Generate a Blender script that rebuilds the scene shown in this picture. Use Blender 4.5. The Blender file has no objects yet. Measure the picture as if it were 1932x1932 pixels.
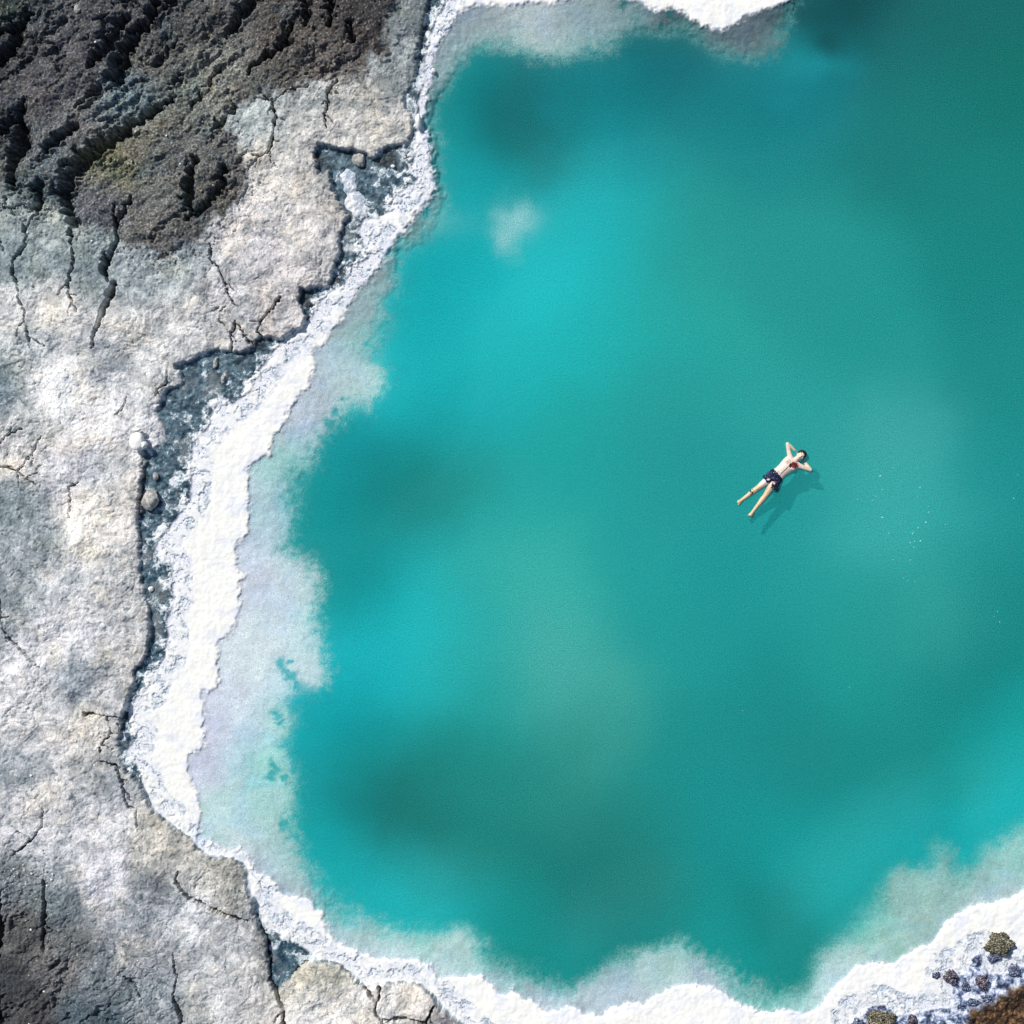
import bpy, bmesh, math, random
import numpy as np
from mathutils import Vector, Matrix
random.seed(7)
S = bpy.context.scene
COL = S.collection
R = math.radians

# ------------------------------------------------------------------ camera, sky, sun, exposure
H_CAM = 30.0
cam_d = bpy.data.cameras.new('camera')
cam_d.sensor_fit = 'HORIZONTAL'; cam_d.sensor_width = 36.0
cam_d.lens = 18.0 / (10.79 / H_CAM)
cam_d.clip_start = 0.1; cam_d.clip_end = 1000
cam = bpy.data.objects.new('camera', cam_d); COL.objects.link(cam)
cam.location = (0, 0, H_CAM)
S.camera = cam

SUN_EL = 43.0
SUN_TRAVEL = Vector((0.67, -0.742, -math.tan(R(SUN_EL)))).normalized()      # light comes from the upper left
w = bpy.data.worlds.new('World'); S.world = w; w.use_nodes = True
nt = w.node_tree; nt.nodes.clear()
sky = nt.nodes.new('ShaderNodeTexSky'); sky.sky_type = 'NISHITA'; sky.sun_disc = False
sky.sun_elevation = R(SUN_EL)
sky.sun_rotation = math.atan2(-SUN_TRAVEL.x, -SUN_TRAVEL.y)
bg = nt.nodes.new('ShaderNodeBackground'); bg.inputs[1].default_value = 0.085
wo = nt.nodes.new('ShaderNodeOutputWorld')
nt.links.new(sky.outputs[0], bg.inputs[0]); nt.links.new(bg.outputs[0], wo.inputs[0])
sd = bpy.data.lights.new('sun', 'SUN'); sd.energy = 4.2; sd.angle = R(0.8); sd.color = (1.0, 0.965, 0.91)
sun = bpy.data.objects.new('sun', sd); COL.objects.link(sun)
sun.rotation_euler = SUN_TRAVEL.to_track_quat('-Z', 'Y').to_euler()
S.view_settings.view_transform = 'Standard'; S.view_settings.look = 'None'
S.view_settings.exposure = 0.0; S.view_settings.gamma = 1.0
S.render.resolution_x = 1024; S.render.resolution_y = 1024

# light reaching a flat sunlit surface in this set-up (per channel); measured once, used to turn seen colours into albedo
E = np.array([1.0, 1.0, 1.0])

# ------------------------------------------------------------------ numeric helpers
def lin(c):
    c = np.asarray(c, dtype=np.float64) / 255.0
    return np.where(c <= 0.04045, c / 12.92, ((c + 0.055) / 1.055) ** 2.4)
def alb(c):
    return np.clip(lin(c) / E, 0.002, 0.92)
def sst(a, b, x):
    t = np.clip((x - a) / (b - a), 0, 1); return t * t * (3 - 2 * t)
def hash2(ix, iy, seed):
    h = (ix.astype(np.uint32) * np.uint32(374761393) + iy.astype(np.uint32) * np.uint32(668265263) + np.uint32(seed * 2654435 + 12345))
    h = (h ^ (h >> np.uint32(13))) * np.uint32(1274126177)
    h = h ^ (h >> np.uint32(16))
    return h
_ang = np.linspace(0, 2 * np.pi, 256, endpoint=False)
GX = np.cos(_ang).astype(np.float32); GY = np.sin(_ang).astype(np.float32)
def pn(x, y, seed=0):
    x = np.asarray(x, np.float32); y = np.asarray(y, np.float32)
    x0 = np.floor(x); y0 = np.floor(y); fx = x - x0; fy = y - y0
    ix = x0.astype(np.int32); iy = y0.astype(np.int32)
    def g(dx, dy):
        h = hash2(ix + dx, iy + dy, seed) & np.uint32(255)
        return GX[h] * (fx - dx) + GY[h] * (fy - dy)
    u = fx * fx * fx * (fx * (fx * 6 - 15) + 10); v = fy * fy * fy * (fy * (fy * 6 - 15) + 10)
    a = g(0, 0); b = g(1, 0); c = g(0, 1); d = g(1, 1)
    return (a + u * (b - a) + v * (c - a + u * (a - b - c + d))) * 1.5
def fbm(x, y, sc, octv=4, seed=0, gain=0.5, mode=0):
    """sc = size of the largest feature; mode 1 = billow, 2 = ridged"""
    s = 0; a = 1; tot = 0; f = 1.0 / sc
    for o in range(octv):
        n = pn(x * f + 17.3 * o, y * f - 9.1 * o, seed + 31 * o)
        if mode == 1: n = np.abs(n) * 2 - 0.6
        if mode == 2: n = 0.6 - np.abs(n) * 2
        s = s + a * n; tot += a; a *= gain; f *= 2.03
    return s / tot

# coarse map grid (photo-plan units: 100 units = 1 m, origin at the upper left, y down)
G0, G1, GS = -800.0, 2960.0, 8.0
gx = np.arange(G0, G1 + 1, GS); GXX, GYY = np.meshgrid(gx, gx)
def samp(F, px, py):
    u = np.clip((px - G0) / GS, 0, len(gx) - 1.001); v = np.clip((py - G0) / GS, 0, len(gx) - 1.001)
    i = u.astype(np.int32); j = v.astype(np.int32); fu = (u - i); fv = (v - j)
    if F.ndim == 3: fu = fu[..., None]; fv = fv[..., None]
    return (F[j, i] * (1 - fu) + F[j, i + 1] * fu) * (1 - fv) + (F[j + 1, i] * (1 - fu) + F[j + 1, i + 1] * fu) * fv
def segdist(X, Y, a, b):
    dx, dy = b[0] - a[0], b[1] - a[1]
    t = np.clip(((X - a[0]) * dx + (Y - a[1]) * dy) / (dx * dx + dy * dy + 1e-9), 0, 1)
    return np.hypot(X - a[0] - t * dx, Y - a[1] - t * dy), t
def sdf(pts):
    n = len(pts); d = np.full(GXX.shape, 1e9); ins = np.zeros(GXX.shape, bool)
    for k in range(n):
        a = pts[k]; b = pts[(k + 1) % n]
        d = np.minimum(d, segdist(GXX, GYY, a, b)[0])
        if a[1] != b[1]:
            c = (a[1] > GYY) != (b[1] > GYY)
            ins ^= c & (GXX < (b[0] - a[0]) * (GYY - a[1]) / (b[1] - a[1]) + a[0])
    return np.where(ins, d, -d)
def rbf(pts, sigma):
    """smooth colour field from (x, y, (r,g,b)) in the 1932-wide plan"""
    P = np.array([(p[0] * 1.117, p[1] * 1.117) for p in pts]); C = np.array([alb(p[2]) for p in pts])
    s2 = 2 * (sigma * 1.117) ** 2
    out = np.zeros(GXX.shape + (3,)); 
    D = np.empty((len(P),) + GXX.shape, np.float32)
    for k, (a, b) in enumerate(P): D[k] = (GXX - a) ** 2 + (GYY - b) ** 2
    D -= D.min(0)
    W = np.exp(-D / s2); W /= W.sum(0)
    for c in range(3): out[..., c] = np.tensordot(C[:, c].astype(np.float32), W, (0, 0))
    return out

# ------------------------------------------------------------------ plan of the shore
# waterline: outer edge of the salt crust, from upper right round the left to lower right
WATERLINE = [(1660,2),(1613,19),(1566,42),(1524,63),(1491,58),(1459,44),(1445,28),(1412,14),(1384,23),(1352,9),(1338,0),(1280,-12),(1217,-2),(1161,9),(1128,5),(1072,14),(1040,9),(998,12),(979,22),
(960,40),(940,70),(922,99),(910,124),(907,168),(904,199),(894,230),(894,264),(904,286),(904,314),(910,351),(915,401),(904,422),(873,460),(848,494),(828,512),(810,540),(788,578),(766,602),(748,627),(740,646),(726,665),(698,693),(689,724),(670,736),
(656,742),(661,767),(655,798),(636,829),(617,851),(602,888),(577,919),(568,957),(540,972),(524,985),(521,1028),(524,1059),(522,1091),(522,1127),(500,1152),(496,1196),(515,1212),(507,1240),(507,1268),(500,1312),(482,1337),(464,1348),(462,1399),(460,1453),(428,1460),(431,1500),(431,1536),(438,1569),(417,1580),(391,1605),
(401,1636),(416,1682),(425,1713),(419,1757),(416,1769),(447,1775),(481,1794),(503,1788),(525,1804),(537,1836),(559,1847),(581,1859),(590,1887),(630,1889),(661,1903),(680,1931),(693,1971),(736,1996),(770,2011),(811,2018),(866,2021),(913,2036),(925,2061),(966,2058),(1016,2055),(1033,2075),(1062,2097),(1080,2086),(1091,2100),
(1123,2106),(1149,2131),(1181,2131),(1210,2124),(1225,2135),(1264,2142),(1290,2120),(1326,2115),(1362,2113),(1395,2091),(1427,2077),(1467,2075),(1507,2080),(1533,2102),(1565,2117),(1609,2135),(1652,2127),(1684,2142),(1718,2129),(1743,2098),(1767,2072),(1803,2036),(1839,2031),(1878,2033),(1917,2007),(1969,1984),(1992,1945),
(2020,1930),(2054,1906),(2098,1904),(2137,1891),(2158,1878),(2260,1830),(2480,1780),(3100,1500),(9000,1400),(9000,-6000),(2400,-6000),(1900,-900),(1740,-400),(1690,-120)]
DROPOFF = [(1683,0),(1673,37),(1650,75),(1627,112),(1575,126),(1524,112),(1482,93),(1445,72),(1384,70),(1347,55),(1301,89),(1245,112),(1189,121),(1119,118),(1063,93),(1012,98),(972,124),(957,155),(935,186),(922,217),(919,248),(922,311),(929,373),(935,405),(938,440),(925,478),(895,500),(851,522),(843,547),(838,578),(833,615),(808,628),(822,674),(813,711),(803,758),
(816,780),(804,826),(782,863),(751,854),(729,873),(707,894),(686,916),(670,941),(661,985),(636,1022),(630,1060),(620,1101),(609,1159),(645,1172),(678,1217),(674,1290),(681,1362),(688,1409),(681,1453),(652,1471),(630,1462),(620,1480),(628,1520),(612,1550),(600,1570),(615,1589),(624,1682),(621,1757),(640,1813),(665,1853),(702,1887),(730,1918),(780,1937),(832,1959),(904,1965),
(960,1949),(997,1959),(1022,1983),(1056,2021),(1099,2043),(1138,2059),(1174,2077),(1203,2084),(1235,2062),(1290,2033),(1344,2004),(1391,1990),(1431,1983),(1464,2004),(1507,2022),(1543,2044),(1580,2077),(1616,2084),(1665,2080),(1684,2072),(1707,2041),(1730,2015),(1761,1969),(1798,1927),(1844,1881),(1878,1849),(1906,1824),(1940,1834),(1961,1824),(1976,1782),(2002,1798),(2020,1824),(2046,1829),(2082,1787),(2119,1762),(2158,1733),
(2350,1660),(3100,1350),(9000,1250),(9000,-6000),(2500,-6000),(2000,-900),(1800,-400),(1740,-120)]
# landward edge of the crust
CRUST_IN = [(945,-60),(938,0),(935,19),(919,40),(907,78),(898,112),(894,134),(896,155),(888,186),(879,217),(884,240),(886,264),(873,286),(873,311),(867,342),(854,360),(879,370),(876,385),(842,407),(817,432),(814,450),(792,463),(767,460),(755,485),(764,509),(783,528),(773,547),(748,556),(739,578),(729,599),(698,612),(673,637),(655,668),(645,686),(617,705),(593,721),(568,748),
(546,789),(524,826),(493,851),(462,848),(447,873),(437,904),(411,930),(404,966),(404,1003),(401,1044),(391,1065),(366,1101),(337,1130),(326,1152),(362,1192),(362,1232),(366,1275),(351,1308),(355,1344),(348,1384),(326,1413),(312,1453),(283,1471),(272,1514),(290,1554),(268,1580),(268,1598),(290,1616),(298,1645),(314,1688),(326,1704),(367,1738),(401,1760),(419,1788),(450,1803),(485,1803),(512,1813),(519,1838),(525,1869),(540,1893),
(550,1925),(562,1956),(602,1968),(624,1987),(665,2015),(717,2027),(742,2052),(767,2077),(801,2067),(842,2067),(891,2074),(913,2092),(932,2117),(960,2139),(978,2158),(1030,2210),(1300,2280),(1700,2290),(1790,2230),(1793,2150),(1813,2132),(1839,2119),(1865,2121),(1891,2137),(1943,2134),(1981,2124),(2007,2121),(2007,2072),(1992,2058),(2000,2040),(2020,2046),(2041,2051),(2046,2020),(2062,2002),(2064,2025),(2085,2054),(2119,2054),(2132,2031),(2158,2038),
(2260,1990),(2480,1900),(3100,1700),(9000,1600),(9000,9000),(-9000,9000),(-9000,-6000),(945,-6000)]
# edge of the raised rock bank
LEDGE = [(915,-80),(905,0),(893,60),(885,90),(880,130),(882,150),(865,180),(855,200),(852,230),(868,245),(870,280),(863,305),(829,309),(798,320),(783,339),(758,320),(724,317),(699,314),(674,307),(665,326),(674,370),(696,357),(703,398),(717,432),(733,453),(721,494),(717,534),(705,571),(692,602),(680,607),(661,607),(636,612),(628,634),(645,668),(642,686),(611,703),(589,714),(558,714),(540,717),(537,736),(518,742),(487,744),(462,736),(431,748),(400,762),
(373,770),(388,789),(385,811),(357,820),(345,842),(332,873),(345,901),(351,926),(320,947),(298,953),(307,975),(301,1012),(301,1025),(300,1087),(295,1109),(297,1174),(301,1221),(315,1275),(319,1326),(315,1366),(301,1398),(283,1409),(288,1435),(272,1467),(261,1507),(257,1543),(255,1580),(257,1609),(285,1640),(298,1650),(312,1690),(324,1706),(365,1740),(399,1762),(417,1790),(448,1805),(485,1805),(510,1815),(517,1838),(523,1869),(538,1893),
(540,1925),(565,1977),(571,2018),(571,2061),(584,2086),(624,2043),(649,2021),(671,2021),(717,2030),(742,2054),(766,2079),(801,2069),(842,2069),(890,2076),(911,2094),(930,2119),(958,2141),(976,2160),(1010,2230),(1100,2600),(1100,9000),(-9000,9000),(-9000,-6000),(915,-6000)]
DARKROCK = [(835,-20),(839,19),(817,50),(811,78),(811,109),(807,124),(776,118),(773,149),(773,190),(748,171),(711,177),(655,189),(606,199),(562,205),(531,214),(497,228),(478,258),(491,295),(522,342),(528,388),(497,435),(447,481),(429,522),(388,516),(357,543),(295,534),(264,512),(248,497),(217,485),(174,472),(143,441),(78,435),(31,413),(0,404),(-120,380),(-9000,300),(-9000,-9000),(850,-9000)]
DARKLOW = [(-300,1780),(0,1831),(31,1862),(60,1890),(90,1930),(120,1985),(160,2010),(200,2050),(255,2080),(250,2158),(260,2300),(-100,3000),(-900,3000)]
BROWN = [(2028,2175),(2041,2124),(2085,2108),(2124,2082),(2158,2062),(2300,2000),(3100,1800),(9000,1700),(9000,9000),(2020,9000)]
sA, sB, sC, sD = sdf(WATERLINE), sdf(DROPOFF), sdf(CRUST_IN), sdf(LEDGE)
sU, sL, sN = sdf(DARKROCK), sdf(DARKLOW), sdf(BROWN)

WATER_C = [(1180,560,(32,172,168)),(1230,660,(34,165,158)),(1200,470,(33,168,164)),(1130,660,(30,172,168)),(1000,680,(28,176,174)),(900,560,(26,178,180)),(880,1340,(36,156,148)),(940,1480,(34,136,126)),(860,1420,(30,134,124)),(1250,1450,(30,142,135)),(1250,1200,(34,152,146)),(1200,1050,(36,156,150)),(1550,1150,(38,154,148)),(1850,1000,(38,148,144)),(1450,950,(36,152,148)),(940,190,(22,103,103)),(880,150,(8,136,136)),(1000,180,(20,102,102)),(980,250,(20,110,108)),(1060,130,(20,122,126)),(1180,180,(22,128,133)),(1300,100,(20,102,106)),(1400,150,(25,126,132)),(1530,140,(26,130,136)),(1550,118,(30,146,152)),(1450,160,(26,126,130)),(1620,20,(20,66,70)),(1700,150,(24,116,112)),(1600,40,(22,86,84)),(1570,95,(24,92,98)),(1660,70,(24,92,94)),(1700,50,(25,104,102)),(1850,60,(22,108,102)),(1900,150,(20,116,106)),(1700,250,(25,122,116)),(1850,350,(25,128,120)),(1400,280,(25,133,133)),(1150,280,(25,150,152)),
(850,300,(15,152,152)),(880,370,(25,166,168)),(1080,370,(33,172,172)),(1120,430,(25,180,182)),(1000,520,(30,186,186)),(800,560,(20,165,168)),(880,650,(28,180,180)),(1300,450,(38,150,142)),(1300,600,(42,160,150)),(1500,500,(38,148,140)),(1650,600,(35,148,140)),(1850,500,(25,132,125)),(1250,750,(38,155,148)),(1500,800,(45,157,151)),(1700,850,(66,165,160)),(1650,1000,(62,168,162)),(1750,950,(58,166,160)),(1900,900,(30,142,138)),(1900,1100,(28,135,130)),(1750,1150,(52,156,146)),
(1650,1200,(40,150,142)),(1400,1100,(30,150,145)),(1450,1300,(28,140,135)),(1300,900,(35,150,145)),(1050,800,(30,160,152)),(900,770,(25,165,165)),(750,750,(30,178,180)),(700,850,(20,148,150)),(750,930,(25,128,122)),(650,1000,(20,148,147)),(700,1080,(22,144,142)),(850,900,(28,138,130)),(950,950,(40,163,156)),(1030,1100,(60,172,160)),(1020,1250,(78,170,160)),(1100,1300,(70,165,152)),(1100,1400,(62,152,140)),(1050,1450,(45,140,128)),(900,1200,(45,165,158)),
(750,1150,(30,180,180)),(700,1250,(30,180,184)),(800,1200,(35,180,180)),(620,1330,(20,165,170)),(700,1400,(22,146,142)),(750,1480,(25,112,104)),(700,1550,(25,110,103)),(800,1600,(28,116,108)),(600,1500,(25,155,155)),(600,1600,(22,162,162)),(650,1700,(25,170,170)),(800,1750,(30,178,178)),(850,1700,(25,160,158)),(850,1500,(30,128,118)),(950,1600,(30,126,116)),(1000,1750,(22,140,132)),(1100,1700,(28,118,112)),(1200,1600,(35,126,116)),(1200,1700,(25,120,112)),(1280,1750,(25,135,130)),
(1100,1820,(20,140,135)),(1350,1780,(25,158,152)),(1350,1500,(28,142,138)),(1500,1400,(30,135,130)),(1500,1600,(25,145,142)),(1450,1750,(22,120,114)),(1480,1820,(20,138,130)),(1550,1650,(28,160,158)),(1700,1550,(28,150,148)),(1650,1450,(28,136,128)),(1850,1300,(25,133,127)),(1800,1450,(28,140,132)),(1900,1400,(25,155,150)),(1900,1520,(28,174,174)),(1750,1600,(25,165,165)),(1650,1700,(30,160,155)),(1600,1300,(32,150,142)),(1900,700,(30,138,132)),(2100,900,(28,132,128)),(2100,300,(22,120,112)),(1900,-150,(22,104,100))]
SHELF_C = [(900,40,(150,165,168)),(860,100,(140,160,165)),(1000,60,(168,184,182)),(1100,60,(140,168,168)),(1200,50,(112,142,146)),(1290,60,(62,96,102)),(1400,75,(95,112,120)),(1480,60,(76,104,114)),(1530,30,(32,70,80)),(1700,-60,(28,75,82)),(830,250,(112,142,152)),(830,330,(122,147,157)),(850,410,(110,160,160)),(740,540,(150,176,177)),(700,620,(135,162,166)),(680,680,(160,197,191)),(690,730,(182,212,210)),(600,720,(168,188,194)),(570,800,(182,192,202)),(530,880,(150,203,196)),
(510,950,(170,198,206)),(480,1100,(192,200,210)),(540,1130,(192,208,211)),(580,1180,(180,210,212)),(560,1260,(188,212,216)),(480,1220,(202,217,217)),(450,1350,(197,207,217)),(500,1400,(160,210,202)),(490,1450,(140,205,195)),(400,1400,(192,197,213)),(450,1550,(172,208,203)),(520,1600,(160,198,192)),(470,1650,(167,178,192)),(560,1700,(150,172,177)),(650,1770,(150,182,180)),(800,1790,(150,197,187)),(880,1790,(165,202,194)),(750,1830,(170,192,197)),(950,1850,(165,183,192)),
(1150,1880,(162,178,188)),(1250,1830,(155,187,182)),(1280,1800,(150,197,187)),(1330,1850,(162,177,188)),(1450,1910,(150,192,187)),(1570,1850,(167,197,197)),(1650,1770,(135,187,172)),(1750,1720,(140,183,172)),(1800,1650,(110,172,162)),(1880,1700,(162,188,188)),(1900,1600,(125,187,177))]
ROCK_C = [(480,230,(165,178,175)),(560,200,(160,165,162)),(680,190,(165,165,160)),(760,120,(140,150,150)),(790,30,(105,116,120)),(740,60,(130,140,140)),(600,260,(192,187,180)),(700,250,(198,193,184)),(500,330,(197,192,184)),(560,400,(203,196,190)),(620,350,(170,165,160)),(480,450,(190,185,188)),(600,470,(192,187,184)),(350,520,(146,160,164)),(100,430,(146,160,158)),(60,500,(124,144,148)),(160,520,(124,142,146)),(20,600,(192,194,192)),(250,540,(146,160,164)),(400,560,(185,182,185)),(550,530,(190,182,182)),(120,580,(200,197,192)),
(250,620,(194,192,190)),(350,600,(192,192,190)),(60,660,(160,170,175)),(200,680,(168,174,180)),(15,730,(105,128,140)),(300,700,(192,194,194)),(110,730,(240,238,234)),(180,790,(228,224,221)),(60,800,(180,182,182)),(260,780,(202,202,207)),(40,860,(204,199,195)),(130,880,(192,190,198)),(200,900,(168,174,185)),(30,950,(122,140,146)),(60,1020,(145,157,163)),(180,960,(228,221,210)),(230,930,(202,193,182)),(210,1010,(218,212,202)),(240,1060,(184,184,184)),(120,1100,(180,185,190)),(20,1130,(135,146,152)),(160,1200,(208,208,213)),(240,1180,(184,184,184)),
(100,1220,(202,202,208)),(60,1320,(196,196,200)),(150,1270,(142,154,166)),(220,1300,(174,174,178)),(240,1250,(182,177,171)),(170,1400,(208,201,192)),(80,1400,(192,192,197)),(60,1440,(145,156,162)),(200,1450,(145,151,157)),(100,1490,(192,190,190)),(60,1540,(186,186,192)),(200,1560,(192,192,198)),(200,1650,(202,202,213)),(100,1620,(174,178,185)),(300,1590,(187,181,168)),(380,1640,(192,190,181)),(430,1630,(165,160,150)),(380,1600,(172,166,148)),(440,1700,(152,152,153)),(350,1720,(187,192,200)),(30,1660,(115,121,125)),(120,1680,(105,117,123)),
(60,1750,(82,82,80)),(130,1800,(108,105,104)),(20,1850,(50,55,60)),(60,1900,(68,66,68)),(200,1850,(106,118,127)),(180,1900,(66,90,102)),(260,1700,(150,155,166)),(290,1680,(112,114,121)),(250,1790,(143,143,149)),(300,1850,(126,138,149)),(300,1800,(165,165,168)),(330,1920,(148,154,160)),(420,1760,(176,179,183)),(400,1850,(182,184,187)),(480,1850,(186,183,181)),(540,1780,(116,114,108)),(560,1850,(187,181,164)),(620,1830,(187,180,155)),(600,1900,(208,205,201)),(680,1900,(202,198,192)),(770,1880,(202,198,192)),(820,1910,(160,150,146)),(1250,-10,(120,124,136))]
DARK_C = [(30,20,(42,52,50)),(100,60,(72,72,76)),(200,40,(64,64,68)),(150,120,(70,66,72)),(50,100,(58,58,61)),(300,30,(65,62,66)),(100,180,(75,72,76)),(300,120,(80,78,76)),(420,60,(78,76,76)),(430,130,(112,110,106)),(350,100,(75,75,74)),(250,210,(92,108,116)),(180,230,(92,92,94)),(350,200,(92,94,90)),(400,160,(118,115,106)),(280,260,(112,103,86)),(220,320,(100,96,68)),(300,300,(86,87,89)),(100,300,(84,86,90)),(80,380,(70,82,86)),(20,250,(60,60,64)),(20,330,(80,82,80)),(200,380,(84,84,91)),
(350,330,(86,86,85)),(400,400,(78,76,72)),(300,430,(97,94,92)),(450,330,(87,82,79)),(480,300,(80,80,84)),(330,480,(80,76,78)),(550,60,(72,66,64)),(650,60,(64,57,55)),(700,100,(60,51,51)),(600,120,(87,80,77)),(520,130,(75,70,66)),(700,20,(51,49,51)),(500,180,(92,88,84)),(660,150,(97,90,88))]
def blur(F, s):
    s = s / GS; r = int(3 * s) + 1; k = np.exp(-np.arange(-r, r + 1) ** 2 / (2 * s * s)); k /= k.sum()
    for ax in (0, 1):
        pw = [(0, 0)] * 3; pw[ax] = (r, r); G = np.pad(F, pw, mode='edge'); o = np.zeros_like(F)
        for i, kk in enumerate(k): o += kk * (G[i:i + F.shape[0]] if ax == 0 else G[:, i:i + F.shape[1]])
        F = o
    return F
mWater = blur(rbf(WATER_C, 38), 50); mm_ = mWater.mean((0, 1)); mm_ = np.array([.017, .295, .27]); mWater = np.clip(mm_ + .98 * (mWater - mm_), .004, .9) * 1.06; mShelf = blur(rbf(SHELF_C, 32), 18); mRock = blur(rbf(ROCK_C, 22), 12); mDark = blur(rbf(DARK_C, 27), 12)
def desat(F, k, w_=(1, 1, 1)): g = F.mean(-1, keepdims=True); return (g + (F - g) * k) * np.array(w_)
mRock = desat(mRock, .55); mDark = desat(mDark, .85, (1.0, 1.0, .98)); mShelf = desat(mShelf, .72, (.99, 1, 1.03)); mWater = desat(mWater, 1.0, (.9, 1.03, 1.05))

for (a, b, rx, ry, col, k) in [(1735,138,85,26,(34,160,166),.6),(1640,190,50,22,(30,148,156),.4),(1765,85,26,26,(20,66,66),.45),(1700,30,90,30,(20,66,70),.4),(1190,215,60,40,(26,144,150),.35)]:
    gk = np.exp(-(((GXX - a) / rx) ** 2 + ((GYY - b) / ry) ** 2))[..., None] * k; mWater = mWater + (alb(col) - mWater) * gk
# ------------------------------------------------------------------ fine sheet coordinates
STEP = 0.018
fine = np.arange(-11.5, 11.5, STEP)
outer = [11.5]; st = STEP
while outer[-1] < 160: st *= 1.18; outer.append(outer[-1] + st)
outer = np.array(outer)
AX = np.concatenate([-outer[::-1], fine[1:], outer])
NX = len(AX)
X, Y = np.meshgrid(AX, AX)                      # Y ascending
PX = 1079 + X * 100; PY = 1079 - Y * 100
w1x = fbm(PX, PY, 70, 2, 1); w1y = fbm(PX, PY, 70, 2, 2)
w2x = fbm(PX, PY, 16, 3, 3); w2y = fbm(PX, PY, 16, 3, 4)
QX = PX + 5 * w1x + 5 * w2x; QY = PY + 5 * w1y + 5 * w2y          # roughened plan position
dA = samp(sA, QX, QY); dC = samp(sC, QX, QY)
dB = samp(sB, PX + 18 * w1x + 14 * w2x, PY + 18 * w1y + 14 * w2y)
w3x = pn(PX / 6, PY / 6, 5); w3y = pn(PX / 6, PY / 6, 6)
dD = samp(sD, PX + 3 * w1x + 7 * w2x + 2 * w3x, PY + 3 * w1y + 7 * w2y + 2 * w3y)
dU = samp(sU, PX + 10 * w1x + 14 * w2x, PY + 10 * w1y + 14 * w2y)
dL = samp(sL, PX + 20 * w1x + 22 * w2x, PY + 20 * w1y + 22 * w2y)
dN = samp(sN, PX + 6 * w1x + 10 * w2x, PY + 6 * w1y + 10 * w2y)
# lobed, cauliflower edge on the water side of the crust
lobes = fbm(PX, PY, 26, 3, 8, 0.55, 1)
dA = dA + (8.0 * lobes + 3.5 * w3x * sst(-.3, .3, w2y) + 6 * w2x) * np.exp(-np.abs(dA) / 30)

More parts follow.
